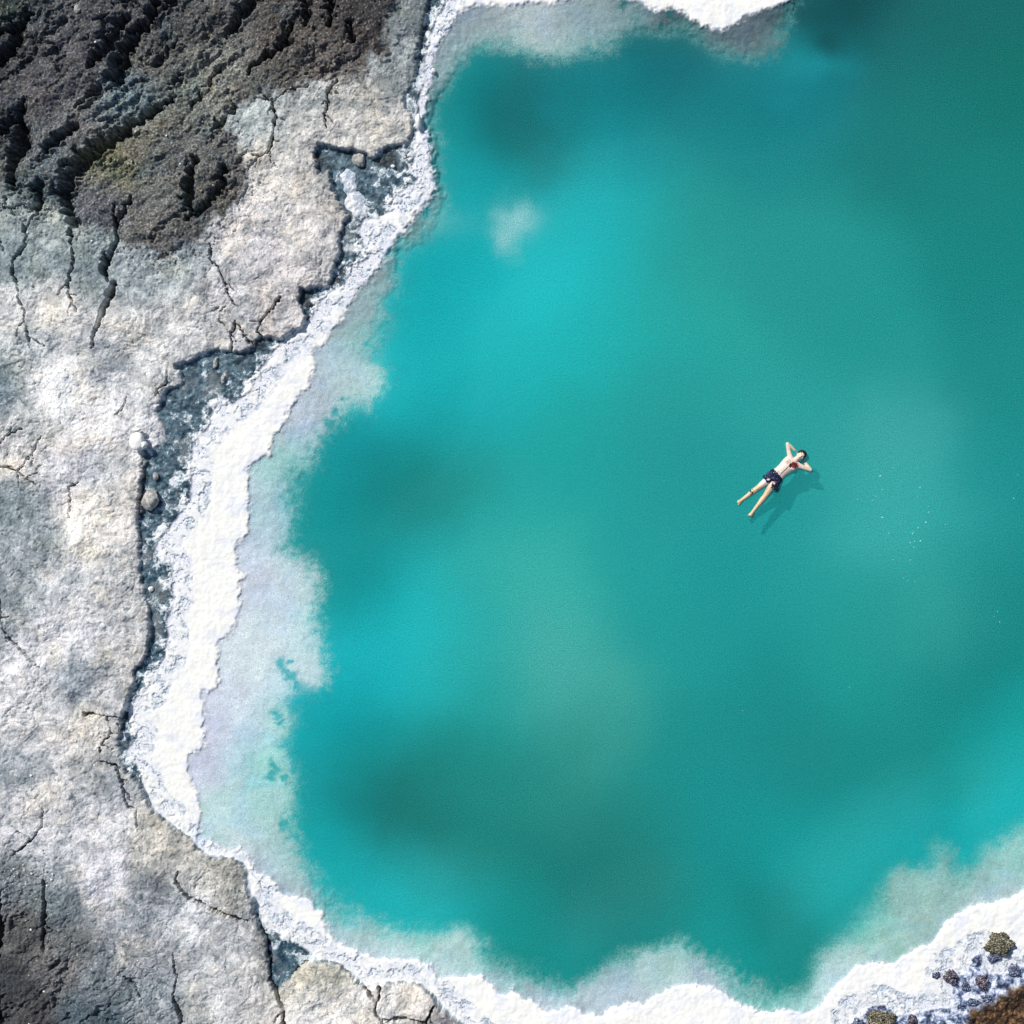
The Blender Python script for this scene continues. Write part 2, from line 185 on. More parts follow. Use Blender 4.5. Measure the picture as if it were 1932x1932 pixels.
# ------------------------------------------------------------------ cracks and furrows
CRACKS = [  # (polyline, half widths, depth)
([(250,440),(252,497),(255,509),(242,534),(231,556),(229,572)],[2.5,4,4,6,8,7],.3),([(224,537),(226,575),(233,597)],[3,8,3],.3),([(246,603),(240,618),(224,661),(211,699),(203,714),(203,736)],[8,9.5,6.5,4,2.8,2],.35),
([(65,494),(62,522),(40,550),(34,581),(47,612),(48,634),(62,658),(61,680),(70,715),(75,737)],[3,3.6,3,2.5,2,2,1.6,1.4,1.1,1],.2),([(161,528),(163,562),(152,602),(152,621),(161,640),(171,661)],[3,4,2.5,2,1.6,1.2],.2),
([(6,472),(9,512),(19,534)],[1.6,1.6,1.2],.1),([(575,217),(584,248),(578,295),(571,323),(553,334),(537,333)],[2,2.6,2.4,2.2,2.4,1.5],.2),([(714,177),(693,202),(696,220),(688,248),(689,276)],[2,2.4,2.4,1.8,1.3],.18),
([(606,202),(584,217),(565,214),(540,213)],[1.6]*4,.1),([(655,189),(606,199)],[1.4]*2,.1),([(447,519),(450,556),(466,568),(478,599),(488,630),(500,646)],[1.5,1.6,1.7,2,2.2,1.5],.15),([(500,680),(491,705),(489,742)],[2,3.2,3],.25),([(502,683),(525,720),(534,724)],[1.6]*3,.15),
([(593,629),(574,655),(555,677),(544,702)],[3,3.2,2.4,1.6],.2),([(544,702),(560,714)],[1.4]*2,.1),([(357,780),(356,807),(342,817),(329,839)],[1.5]*4,.12),([(270,839),(258,866),(248,876)],[1.5]*3,.12),
([(93,926),(75,957),(59,981),(47,994)],[1.5]*4,.12),([(0,944),(31,916),(55,905)],[1.4]*3,.1),([(-20,985),(19,985),(47,994),(65,1009),(84,1022)],[1.6]*5,.12),([(-10,960),(2,990),(2,1030)],[6,5,4],.2),([(152,1090),(152,1028),(171,1017)],[1.1,1.4,2],.08),
([(301,1025),(295,1075),(301,1090)],[2.6]*3,.25),([(0,1200),(4,1250),(12,1300),(22,1337),(65,1380),(80,1395),(91,1406)],[3,4,1.2,1.4,2.2,2,1],.1),([(183,1502),(203,1502)],[4.5,3.5],.15),([(203,1502),(228,1507),(235,1525),(239,1543),(217,1565),(214,1583)],[1.3]*6,.12),([(252,1540),(252,1525)],[2,2],.1),
([(214,1601),(245,1611),(258,1639),(266,1660),(266,1682),(273,1695),(292,1702),(292,1723),(297,1744)],[1.5,2,2.4,2,1.8,2,1.8,1.6,1.3],.2),([(258,1645),(272,1640)],[1.3]*2,.1),([(99,1701),(93,1738),(78,1763),(34,1797)],[1.2,1.8,2,2],.16),
([(379,1831),(373,1853),(401,1890),(450,1912),(497,1928),(525,1938)],[1.8,2.8,3.8,3.6,3,2],.3),([(544,1928),(565,1977),(571,2024),(571,2061),(584,2086),(599,2126),(600,2170)],[2.5,3.2,3,3,4,3.6,5],.32),
([(368,2002),(376,2055),(370,2092),(382,2126),(388,2170)],[1.6,2,2.6,4,4.4],.28),([(267,2049),(286,2061),(301,2092)],[1.8,2,1.4],.12),([(99,1847),(102,1893),(104,1935),(102,1993)],[3,5,3,3],.2),([(584,2080),(624,2043),(649,2021)],[2.6,2.4,2],.2),
([(774,2080),(784,2096),(795,2104),(792,2126),(807,2145),(811,2170)],[4,6,3,2.2,3,3],.28),([(801,2077),(800,2102)],[2.6,2.4],.2),([(807,2142),(842,2139),(870,2143),(894,2148),(912,2162)],[3.6,4.4,3,3.6,4],.3),([(918,2111),(904,2136),(898,2151)],[2.2,2.8,3.4],.25),
([(480,647),(468,660),(466,676),(478,688)],[1.2]*4,.05),([(465,651),(452,660)],[1]*2,.05),([(0,1700),(-20,1760)],[4,4],.1),
([(5,1890),(8,1960),(4,2020)],[10,13,8],.35),([(0,2090),(12,2140)],[8,10],.25),([(120,2030),(135,2015)],[5,5],.12),
# furrows of the dark rock
([(78,40),(47,71),(43,102),(20,125),(-10,150)],[3,9,8,9,9],.4),([(-10,80),(37,75)],[7,7],.35),([(335,19),(326,56),(280,102),(258,149),(255,180),(242,199)],[5,8,10,11,10,4],.45),([(273,50),(236,102),(205,143)],[6,11,6],.35),([(217,193),(174,230)],[7,3],.25),([(228,204),(183,241)],[4,3],.2),
([(62,224),(53,280),(56,311),(40,342),(37,401)],[5,9,13,9,3],.42),([(373,217),(311,258),(267,286),(230,311),(199,335),(168,363),(149,398),(149,435),(165,478)],[3,6,9,11,12,14,12,8,7],.42),([(171,273),(140,300),(109,323)],[6,7,5],.3),([(93,401),(93,429),(84,457)],[7,7,3],.3),
([(413,345),(404,388),(404,444)],[5,8,5],.35),([(478,357),(472,404),(435,444),(400,465)],[4,6,5,3],.25),([(497,230),(475,258),(453,280)],[3,4,3],.2),([(472,146),(447,186)],[3,3],.18),([(429,205),(416,224)],[3,2],.15),([(540,16),(503,56),(485,84)],[9,8,4],.35),([(379,6),(357,34)],[7,6],.25),
([(379,99),(335,143)],[3,3],.15),([(385,170),(370,190)],[4,3],.15),([(618,62),(606,99),(593,112),(562,130),(531,161)],[5,8,6,4,3],.3),([(646,6),(649,62)],[6,5],.22),([(702,16),(696,62)],[7,4],.25),([(740,60),(748,90)],[6,4],.18),([(515,31),(506,68)],[7,5],.25),([(31,267),(0,298)],[6,8],.3),([(280,429),(258,481)],[4,3],.2),
([(165,478),(155,500),(158,520)],[5,3,2],.2),([(84,457),(62,490)],[3,2],.15),([(0,445),(60,440),(90,452)],[1.5,1.8,2],.06),([(20,425),(40,460)],[1.6]*2,.06),
]
cut = np.zeros_like(X); cw = np.full_like(X, 9.0)
kx = PX + 4.0 * w2x + 2.6 * pn(PX / 7, PY / 7, 41); ky = PY + 4.0 * w2y + 2.6 * pn(PX / 7, PY / 7, 42)
wvar = 1 + .55 * pn(PX / 15, PY / 15, 43)
rk = random.Random(11)
side = []
for pl_, ws_, dp_ in CRACKS[:52]:
    for k_ in range(1, len(pl_) - 1):
        if max(ws_) < 6 and rk.random() < .45:
            a0 = math.atan2(pl_[k_ + 1][1] - pl_[k_][1], pl_[k_ + 1][0] - pl_[k_][0]) + rk.choice((-1, 1)) * rk.uniform(.6, 1.2); L0 = rk.uniform(14, 42)
            p1 = (pl_[k_][0] + L0 * .5 * math.cos(a0), pl_[k_][1] + L0 * .5 * math.sin(a0)); a1 = a0 + rk.uniform(-.6, .6)
            side.append(([pl_[k_], p1, (p1[0] + L0 * .5 * math.cos(a1), p1[1] + L0 * .5 * math.sin(a1))], [1.5, 1.2, .8], .07))
CRACKS = side + CRACKS
FUR0 = [i for i, q_ in enumerate(CRACKS) if q_[0][0] == (78, 40)][0]
for ci, (pl, ws, dep) in enumerate(CRACKS):
    fur = ci >= FUR0
    xs = [p[0] for p in pl]; ys = [p[1] for p in pl]; m = 60
    i0, i1 = np.searchsorted(AX, [(min(xs) - m - 1079) / 100, (max(xs) + m - 1079) / 100])
    j0, j1 = np.searchsorted(AX, [(1079 - max(ys) - m) / 100, (1079 - min(ys) + m) / 100])
    sl = (slice(j0, j1), slice(i0, i1)); x_ = kx[sl]; y_ = ky[sl]
    if fur: x_ = x_ + 9 * w2x[sl] + 5 * w1x[sl]; y_ = y_ + 9 * w2y[sl] + 5 * w1y[sl]
    q = np.full(x_.shape, 9.0)
    for k in range(len(pl) - 1):
        d, t = segdist(x_, y_, pl[k], pl[k + 1])
        wd = ws[k] * (1 - t) + ws[k + 1] * t
        q = np.minimum(q, d / np.maximum(wd * (1.0 if fur else .8) * wvar[sl], 1.1))
    prof = 1 - (sst(0.0, 2.2, q) if fur else sst(0.5, 1.3, q))
    cut[sl] = np.maximum(cut[sl], prof * dep); cw[sl] = np.minimum(cw[sl], q)

# ------------------------------------------------------------------ heights
land = sst(-3.0, 4.0, dD)                                     # 1 on the raised bank
mixn = fbm(PX, PY, 40, 5, 70, .75); dark = sst(-12, 12, dU + 34 * mixn); darkz = sst(-45, 45, dU + 12 * mixn); low = sst(-25, 25, dL); brown = sst(-5, 8, dN)
rough = np.clip(np.maximum(darkz, 0.8 * low), 0, 1)
inland = np.clip(dD, 0, 3000)
undul = fbm(PX, PY, 260, 3, 11)
strata = fbm(PX + 40 * undul, PY, 90, 4, 12)
def steps(v, k):
    f = np.floor(v * k); return (f + sst(.35, .65, v * k - f)) / k
terr = steps(strata + .04 * w2x, 9)                              # low stepped layers
lumps = fbm(PX + 10 * w1x, PY + 10 * w1y, 30, 4, 13, 0.55, 1)
ca, sa = math.cos(R(38)), math.sin(R(38))
ra = (PX * ca - PY * sa); rb = (PX * sa + PY * ca)
streak = fbm(ra / 3.0, rb, 60, 3, 14, 0.55, 2)                   # ribs of the dark rock
fines = fbm(PX, PY, 9, 2, 15, 0.6)
edge_round = np.exp(-np.clip(dD, 0, 400) / 7.0)
hair_ = np.abs(pn(PX / 30 + .8 * w1x + .3 * w2x, PY / 30 + .8 * w1y, 44)); hair_ = np.minimum(hair_, np.abs(pn(PX / 17 + .3 * w2x, PY / 17, 45)) * 1.3)
rubble = np.exp(-((dU + 18) / 26) ** 2) * sst(230, 330, PY) + .8 * np.exp(-((dL + 15) / 60) ** 2)
hcr = (1 - sst(.02, .07, hair_)) * np.clip(sst(.12, .45, fbm(PX, PY, 130, 2, 46)) * .55 + rubble, 0, 1)
zl = 0.17 + 0.18 * (1 - np.exp(-inland / 260)) + 0.10 * undul + 0.15 * terr + 0.010 * lumps + 0.005 * fines - 0.035 * edge_round - .045 * hcr + .02 * rubble * w2y - .012 * (1 - sst(.03, .10, np.abs(fbm(PX + 14 * w1x, PY + 14 * w1y, 34, 3, 71, .5))))
gul = sst(.08, .45, fbm(ra / 3.6 + 30 * w1x, rb + 14 * w2x, 60, 4, 47, .6, 2)) * sst(-.35, .1, fbm(PX, PY, 160, 2, 48))
zl = zl + rough * (0.08 + 0.055 * streak + 0.028 * lumps + 0.014 * fines - .13 * gul + .004 * w3x)
wetn = fbm(PX, PY, 22, 5, 16, 0.6)
zw = 0.030 + 0.028 * wetn + 0.010 * fines + brown * (0.10 + 0.12 * fbm(PX, PY, 40, 5, 17, .65, 1))
z = zw + (zl - zw) * land
z = z - cut * np.where(rough > .5, 1.25, 2.6) * np.where(dC > 0, 1.0, 0.0) * np.maximum(land, 0.0)
# bed of the lake: pale shelf then the drop-off
sh = np.clip(dA / (np.clip(dA, 0, None) + np.clip(-dB, 0, None) + 1), 0, 1)
deep = sst(-10, 200, samp(blur(sB[..., None], 20)[..., 0], PX, PY))
zb = -0.012 - 0.10 * sh - 0.36 * deep + 0.010 * fbm(PX, PY, 20, 4, 18, .6) * sst(30, -40, dB)
inl = sst(-4, 6, dA)
crustzone = sst(-2, 3, -dC)
z = z * (1 - crustzone) + (0.004 + 0.006 * wetn) * crustzone
z = z * (1 - inl) + zb * inl
Z = z.astype(np.float64)

# ------------------------------------------------------------------ colours of the sheet
def mix(a, b, t): return a + (b - a) * (t[..., None] if np.ndim(t) else t)
spx = PX + 6 * w1x + 6 * w2x; spy = PY + 6 * w1y + 6 * w2y
cRock = samp(mRock, spx, spy); cDark = samp(mDark, spx, spy)
c = cRock * np.exp(0.30 * fbm(PX, PY, 60, 5, 21, 0.62))[..., None]
sp1 = fbm(PX, PY, 14, 4, 22, 0.65); patch_ = fbm(PX, PY, 120, 4, 72, .6) * 2
mot = fbm(PX + 22 * w1x + 8 * w2x, PY + 22 * w1y + 8 * w2y, 30, 6, 23, 0.76)           # mineral mottling: pale crust over slate stain
mstd = float(mot[::7, ::7].std()); mot = mot / mstd
L_ = alb((222, 218, 212)); D_ = alb((84, 108, 116))
cm = cRock.mean(-1); p_ = np.clip((L_.mean() - cm) / (L_.mean() - D_.mean()), .02, .98)
th = np.sqrt(2) * 0.9 * np.tan((p_ - .5) * 2.2)                                          # more stain where the ground is darker
mm = sst(-1.3, 1.3, th - mot)
tint = cRock / cm[..., None]
mott = mix(L_ * np.ones(3), D_ * np.ones(3), mm) * (1 + .75 * (tint - 1))
c = mix(cRock * 1.19 * np.array([1.01, 1., .985]) * np.exp(.10 * mot)[..., None], mott, .24)
warm = sst(0.0, 0.35, fbm(PX, PY, 75, 4, 24, .55)); c = mix(c, c * np.array([1.07, 1.03, 0.96]), warm)
c = c * (1 + 0.22 * pn(PX / 3.5, PY / 3.5, 25) + .10 * fines)[..., None]
pq = fbm(PX + 4 * w2x, PY + 4 * w2y, 11, 3, 57, .8); pq = pq / float(pq[::5, ::5].std()) + .55 * sp1 / float(sp1[::5, ::5].std())
pthr = 2.05 - 1.1 * p_ - .35 * patch_
pits = sst(pthr, pthr + .35, pq); c = mix(c, c * np.array([.30, .40, .44]), pits * .85)
crease = 1 - sst(.03, .10, np.abs(fbm(PX + 14 * w1x, PY + 14 * w1y, 34, 3, 71, .5))); c = mix(c, c * np.array([.62, .68, .70]), crease * sst(-.1, .35, patch_) * .4)
fleck = sst(.62, .72, pn(PX / 5, PY / 5, 58) + .15 * w2y); c = mix(c, alb((236, 234, 228)) * np.ones(3), fleck * .6)
d_ = cDark * 1.16 * np.array([.97, 1.03, 1.03]) * np.exp(1.0 * fbm(PX, PY, 26, 5, 26, 0.75))[..., None] * np.exp(1.3 * pn(PX / 3.7, PY / 3.7, 27))[..., None]
olive = sst(.15, .5, fbm(PX, PY, 18, 4, 28, .65)); d_ = mix(d_, d_ * np.array([1.35, 1.22, .80]), olive * .8); brn = sst(0, .45, fbm(PX, PY, 60, 4, 75, .6)); d_ = mix(d_, d_ * np.array([1.15, 1.0, .94]), brn * .5); bl_ = sst(.1, .5, fbm(PX, PY, 80, 4, 76, .6)); d_ = mix(d_, d_ * np.array([.82, 1.02, 1.12]), bl_ * .8)
chips = sst(.52, .62, pn(PX / 4.3, PY / 4.3, 29) + .25 * w2x); d_ = mix(d_, np.array([.42, .42, .38]) * np.ones(3), chips * .6)
c = mix(c, d_, dark)
lowc = samp(mRock, PX, PY) * 1.1 * np.exp(1.0 * fbm(PX, PY, 34, 5, 30, 0.75))[..., None] * np.exp(0.8 * pn(PX / 3.7, PY / 3.7, 31))[..., None]
lowc = mix(lowc, lowc * np.array([1.0, 1.02, 1.02]), sst(0, .4, w1x)); c = mix(c, lowc, low)
# wet ground between ledge and crust: slate with salt film
fn = fbm(PX + 10 * w1x + 10 * w2x, PY + 10 * w1y + 10 * w2y, 30, 6, 32, 0.78); fn = fn / float(fn[::7, ::7].std())
pf = .07 + .55 * np.exp(-np.clip(dC, 0, 300) / 20)
film = sst(-.5, .6, fn + 1.15 * np.tan((pf - .5) * 2.3))
wet = mix(alb((26, 56, 72)) * np.ones(3), alb((92, 120, 132)), sst(-1.2, 1.2, fn * .6 + fbm(PX, PY, 12, 4, 33, .6) * 2.5))
wet = mix(wet, alb((226, 234, 238)), film * 0.88)
grey = sst(0.1, .4, fbm(PX, PY, 60, 3, 34)) * sst(0, 15, dC); wet = mix(wet, alb((150, 152, 150)) * (1 + .3 * sp1)[..., None], grey * .35)
bro = mix(alb((60, 42, 30)) * np.ones(3), alb((128, 96, 60)), sst(-.1, .5, fbm(PX, PY, 14, 5, 35, .7)))
bro = mix(bro, alb((24, 20, 20)), sst(.1, .4, fbm(PX, PY, 24, 4, 36, .6)))
for (a, b, r_) in [(820,333,20),(806,344,12),(672,334,14),(690,352,9),(640,632,20),(654,648,12),(722,572,10),(712,590,9),(310,982,10),(306,1004,8),(858,330,8),(548,728,10),(505,760,9),(895,60,8)]:  # deep shade of the hollows, painted near-black into the ground colour
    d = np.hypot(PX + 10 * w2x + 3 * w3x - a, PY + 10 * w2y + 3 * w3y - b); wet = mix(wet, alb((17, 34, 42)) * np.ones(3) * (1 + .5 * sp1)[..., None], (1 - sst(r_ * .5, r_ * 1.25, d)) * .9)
lr = sst(1600, 1780, PX) * sst(1700, 1800, PY)                    # frosted ground on the lower right shore
fr2 = fbm(PX + 6 * w2x, PY + 6 * w2y, 24, 6, 37, .78); fr2 = fr2 / float(fr2[::7, ::7].std())
wet = mix(wet, mix(mix(alb((50, 54, 72)) * np.ones(3), alb((128, 146, 180)), sst(-1.6, -.2, fr2)), alb((234, 238, 248)), sst(-.3, 1.0, fr2)), lr)
bro = bro * np.exp(.9 * fbm(PX, PY, 9, 3, 63, .8) + .9 * pn(PX / 3.7, PY / 3.7, 64))[..., None]; bro = mix(bro, alb((150, 140, 90)) * np.ones(3), sst(.5, .65, pn(PX / 5, PY / 5, 65) + .2 * w2x) * .5)
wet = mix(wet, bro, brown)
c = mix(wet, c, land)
shx = PX + 30 * w1x + 10 * w2x; shy = PY + 30 * w1y + 10 * w2y
shn = fbm(shx, shy, 60, 6, 38, .62)
shelf = samp(mShelf, shx, shy) * 1.30 * np.exp(0.26 * shn + .06 * w3x + .10 * np.clip(fbm(PX, PY, 10, 3, 61, .6), -1, .1))[..., None]
shelf = mix(shelf, shelf * np.array([.93, .97, 1.06]), sst(0, .4, fbm(shx, shy, 80, 3, 59)))
spots = np.zeros_like(X)
for (a, b, r_) in [(594,1402,13),(612,1431,13),(614,1398,7),(601,1418,9),(622,1450,10),(584,1508,11),(590,1528,8),(576,1618,13),(566,1636,11),(590,1640,9),(725,839,7),(704,867,11),(689,894,15),(715,880,7),(774,727,9),(901,450,11),(1412,22,10),(1425,40,6),(1316,5,12),(1400,50,9),(600,1740,14)]:
    d = np.hypot(PX + 12 * w1x + 12 * w2x - a, PY + 12 * w1y + 12 * w2y - b); spots = np.maximum(spots, 1 - sst(r_ * .4, r_ * 1.5, d))
grit = sst(.42, .55, fbm(PX, PY, 11, 3, 39, .6)) * np.exp(-np.clip(dA, 0, 300) / 14)
shelf = mix(shelf, shelf * np.array([.35, .45, .5]), grit * .8)
apron = np.exp(-np.clip(dA, 0, 300) / 16) * sst(-.5, .5, shn * 2 + w2x) * sst(2300, 500, PX * .6 + 1300 - PY * .6); shelf = mix(shelf, alb((224, 228, 240)) * np.ones(3), apron * .6)
veil = sst(-.1, .5, fbm(shx, shy, 90, 6, 73, .66)) * sst(2400, 400, PX * .6 + 1400 - PY * .6) * sst(250, 700, PY); shelf = mix(shelf, alb((222, 234, 238)) * np.ones(3), veil * .55)
def wwarp(x, y):
    a = fbm(x, y, 330, 4, 66, .55); b = fbm(x, y, 330, 4, 67, .55)
    return x + 75 * a, y + 75 * b
ux, uy = wwarp(PX, PY)
wat = samp(mWater, ux, uy) * 1.20
def puff(x, y):
    x = x + 34 * fbm(x, y, 60, 4, 68, .6); y = y + 34 * fbm(x, y, 60, 4, 69, .6)
    return .85 * np.exp(-(((x - 1083) / 40) ** 2 + ((y - 462) / 30) ** 2)) + .7 * np.exp(-(((x - 1072) / 24) ** 2 + ((y - 508) / 26) ** 2))
pale = puff(PX, PY) + .35 * np.exp(-(((PX - 960) / 55) ** 2 + ((PY - 468) / 28) ** 2)) + .2 * np.exp(-(((PX - 1130) / 40) ** 2 + ((PY - 450) / 30) ** 2))
wat = mix(wat, alb((170, 222, 222)) * np.ones(3), np.clip(pale * (1 + .4 * w2x), 0, 1) * .8)
fade = 26 + 60 * sst(-.1, .4, fbm(PX, PY, 190, 2, 74)) * sst(400, 800, PY)
aq = np.exp(-(np.clip(-dB, 0, 500) / fade)) * sst(-.5, .25, shn + .1); shelf = mix(shelf, np.clip(alb((132, 212, 204)) * 1.1, 0, .9) * np.ones(3), aq * .55)
toDeep = sst(-fade, 22, dB + 14 * w2x + 17 * pn(PX / 3.4, PY / 3.4, 40)); toDeep = np.maximum(toDeep, spots * .85 * inl)
c_bed = mix(shelf, wat, toDeep)
c = mix(c, alb((225, 226, 232)) * np.ones(3), crustzone)
c = mix(c, c_bed, inl)
wetness = np.clip((1 - land) * (1 - crustzone) * (1 - brown * .7) + inl, 0, 1)
c = np.clip(c, 0.003, 0.92)

# ------------------------------------------------------------------ mesh helpers
def grid_mesh(name, XX, YY, ZZ, keep, attrs):
    """quads of the sheet where keep (per quad) is true; attrs = {name: rgba arrays per vertex}"""
    ny, nx = XX.shape
    idx = np.arange(ny * nx).reshape(ny, nx)
    q = np.stack([idx[:-1, :-1], idx[:-1, 1:], idx[1:, 1:], idx[1:, :-1]], -1)[keep]
    used = np.unique(q); remap = np.full(ny * nx, -1, np.int64); remap[used] = np.arange(len(used)); q = remap[q]
    me = bpy.data.meshes.new(name)
    co = np.stack([XX.ravel()[used], YY.ravel()[used], ZZ.ravel()[used]], -1).astype(np.float32)
    me.vertices.add(len(co)); me.vertices.foreach_set('co', co.ravel())
    me.loops.add(q.size); me.loops.foreach_set('vertex_index', q.ravel().astype(np.int32))
    me.polygons.add(len(q)); me.polygons.foreach_set('loop_start', np.arange(0, q.size, 4, dtype=np.int32))
    me.polygons.foreach_set('use_smooth', np.ones(len(q), bool))
    me.update(calc_edges=True)
    for k, v in attrs.items():
        a = me.color_attributes.new(k, 'FLOAT_COLOR', 'POINT')
        a.data.foreach_set('color', v.reshape(-1, 4)[used].astype(np.float32).ravel())
    return me
def rgba(cc, a): return np.concatenate([cc, (a if np.ndim(a) else np.full(cc.shape[:-1], a))[..., None]], -1)
def new_mat(name):
    m = bpy.data.materials.new(name); m.use_nodes = True; n = m.node_tree.nodes; n.clear()
    return m, n, m.node_tree.links
def link_obj(name, me, mats=(), parent=None):
    for m in mats: me.materials.append(m)
    o = bpy.data.objects.new(name, me); COL.objects.link(o)
    if parent: o.parent = parent
    return o
def surf_mat(name, rough=0.9, noise=90.0, amt=0.25, bump=0.3, bscale=60.0, wet=False, spec=.35, dist=.01):
    m, n, l = new_mat(name)
    out = n.new('ShaderNodeOutputMaterial'); b = n.new('ShaderNodeBsdfPrincipled'); l.new(b.outputs[0], out.inputs[0])
    at = n.new('ShaderNodeAttribute'); at.attribute_name = 'Col'
    tc = n.new('ShaderNodeNewGeometry')
    nz = n.new('ShaderNodeTexNoise'); nz.inputs['Scale'].default_value = noise; nz.inputs['Detail'].default_value = 3; l.new(tc.outputs['Position'], nz.inputs['Vector'])
    mr = n.new('ShaderNodeMapRange'); mr.inputs[1].default_value = .3; mr.inputs[2].default_value = .7; mr.inputs[3].default_value = 1 - amt; mr.inputs[4].default_value = 1 + amt
    l.new(nz.outputs[0], mr.inputs[0])
    mx = n.new('ShaderNodeVectorMath'); mx.operation = 'MULTIPLY'; l.new(at.outputs['Color'], mx.inputs[0]); l.new(mr.outputs[0], mx.inputs[1])
    l.new(mx.outputs[0], b.inputs['Base Color'])
    b.inputs['Roughness'].default_value = rough; b.inputs['Specular IOR Level'].default_value = spec
    if wet:
        r2 = n.new('ShaderNodeMapRange'); r2.inputs[3].default_value = rough; r2.inputs[4].default_value = 0.45; l.new(at.outputs['Alpha'], r2.inputs[0]); l.new(r2.outputs[0], b.inputs['Roughness'])
    nb = n.new('ShaderNodeTexNoise'); nb.inputs['Scale'].default_value = bscale; nb.inputs['Detail'].default_value = 6; nb.inputs['Roughness'].default_value = .65; l.new(tc.outputs['Position'], nb.inputs['Vector'])
    bp = n.new('ShaderNodeBump'); bp.inputs['Strength'].default_value = bump; bp.inputs['Distance'].default_value = dist
    l.new(nb.outputs[0], bp.inputs['Height']); l.new(bp.outputs[0], b.inputs['Normal'])
    return m

M_ground = surf_mat('rock_and_mud', .93, 62, .34, .5, 42, wet=True, dist=.02)
allq = np.ones((NX - 1, NX - 1), bool)
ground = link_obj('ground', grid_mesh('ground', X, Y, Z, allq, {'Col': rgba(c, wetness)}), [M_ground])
ground['kind'] = 'structure'

# ------------------------------------------------------------------ salt crust along the waterline
pool = sst(2, 26, -dD) ; pool = np.where(dC > -45, pool, 0) # where wet ground lies behind the crust
nC = fbm(PX, PY, 34, 5, 51, 0.62, 2)
wide = sst(-60, -5, dC)
inn = (-dC + (fn * 13 - 2) * pool * (0.25 + .75 * (1 - lr)) + 3 * w3x) / 9.0
inn = np.where(lr > .5, (-dC + 7 * fr2 + 2 * w3x) / 9.0, inn)
outn = (-dA + 2.5 * w3x) / 5.0
cover = np.minimum(np.minimum(inn, outn), 1.0)
holes = sst(.9, 1.6, -fn + 1.0 * sst(-70, 0, dC) - .25) * sst(-95, -5, dC) * pool
cover = cover - holes * 1.4
for (a, b, rx, ry) in [(735,375,14,18),(738,392,13,22),(748,425,22,20),(760,445,20,12),(728,372,10,10)]:     # patch of salt in the upper pool
    d = 1 - np.hypot((PX + 6 * w2x - a) / rx, (PY + 6 * w2y - b) / ry); cover = np.maximum(cover, np.clip(d * 3, -1, 1))
for (a, b, rx, ry) in [(955,10,12,9),(508,1145,8,14),(662,1970,8,7),(570,1975,10,3)]:                     # gaps in the crust
    d = 1 - np.hypot((PX + 5 * w2x - a) / rx, (PY + 5 * w2y - b) / ry); cover = np.minimum(cover, 1 - np.clip(d * 3, 0, 2) * 1.2)
blist = [(1088,2168,60,22),(1600,2162,20,6)]
crl = fbm(PX + 6 * w1x, PY + 6 * w1y, 26, 5, 53, .58, 1)
rel = 0.010 * crl + 0.010 + 0.018 * fbm(PX, PY, 90, 3, 54) + .004 * fines
t = np.minimum(np.clip(inn * .5, -1.2, 1) * .014, np.clip(outn * .6, -1.2, 1) * .020); t = np.where(cover < np.minimum(inn, outn) - .01, np.minimum(t, np.clip(cover, -1.2, 1) * .016), t); t = np.where(cover > np.minimum(inn, np.minimum(outn, 1)) + .01, np.clip(cover, -1.2, 1) * .02, t)
t = t + np.clip(cover, 0, 1) * rel
keepv = t > -0.010
keep = keepv[:-1, :-1] | keepv[1:, :-1] | keepv[:-1, 1:] | keepv[1:, 1:]
cc = mix(alb((243, 241, 233)) * np.ones(3), alb((208, 215, 236)), sst(-.15, .45, fbm(PX, PY, 40, 4, 55, .6)) * (.25 + .75 * np.exp(-np.clip(-dA, 0, 300) / 14)) * .8 + .15 * pool)
thin = 1 - sst(0, .9, cover); bruise = sst(.1, .55, fbm(PX + 10 * w1x, PY + 10 * w1y, 55, 5, 62, .65)); cc = mix(cc, alb((202, 208, 224)) * np.ones(3), bruise * .45); cc = cc * (1 + .04 * w3x)[..., None]; ff = sst(.4, 1.6, -fn + 1.5 * sst(-110, 0, dC) - .45) * sst(-110, -20, dC) * pool; cc = mix(cc, alb((104, 134, 162)) * np.ones(3), ff * .6)
cc = mix(cc, alb((176, 194, 212)), thin * .35)
cc = mix(cc, alb((190, 186, 200)), sst(.3, .5, fbm(PX, PY, 20, 4, 56, .6)) * .35 * sst(-26, -3, dC))
M_salt = surf_mat('salt', .8, 60, .05, .3, 45, spec=.3, dist=.01)
salt = link_obj('salt_crust', grid_mesh('salt_crust', X, Y, Z + t, keep, {'Col': rgba(np.clip(cc, 0, .92), 0)}), [M_salt])
salt['kind'] = 'stuff'; salt['label'] = 'bright white band of crusted salt along the edge of the turquoise lake'; salt['category'] = 'salt crust'

# ------------------------------------------------------------------ water
wfine = np.arange(-11.5, 11.5, .045); AW = np.concatenate([-outer[::3][::-1], wfine[1:], outer[::3][1:]])
AW = np.unique(np.round(AW, 5))
WX, WY = np.meshgrid(AW, AW); WPX = 1079 + WX * 100; WPY = 1079 - WY * 100
a_ = samp(sA, WPX, WPY); b_ = samp(sB, WPX + 14 * fbm(WPX, WPY, 70, 2, 1) + 8 * fbm(WPX, WPY, 16, 3, 3), WPY + 14 * fbm(WPX, WPY, 70, 2, 2) + 8 * fbm(WPX, WPY, 16, 3, 4))
MILK = 0.45
milk = MILK * sst(-40, 60, b_)
wux, wuy = wwarp(WPX, WPY); wc = samp(mWater, wux, wuy)
pale = puff(WPX, WPY)
wc = mix(wc, alb((170, 222, 222)) * np.ones(3), np.clip(pale, 0, 1) * .8)
wc = np.clip(wc * 1.26, 0.002, .9)
kv = a_ > -14
kw = kv[:-1, :-1] | kv[1:, 1:] | kv[1:, :-1] | kv[:-1, 1:]
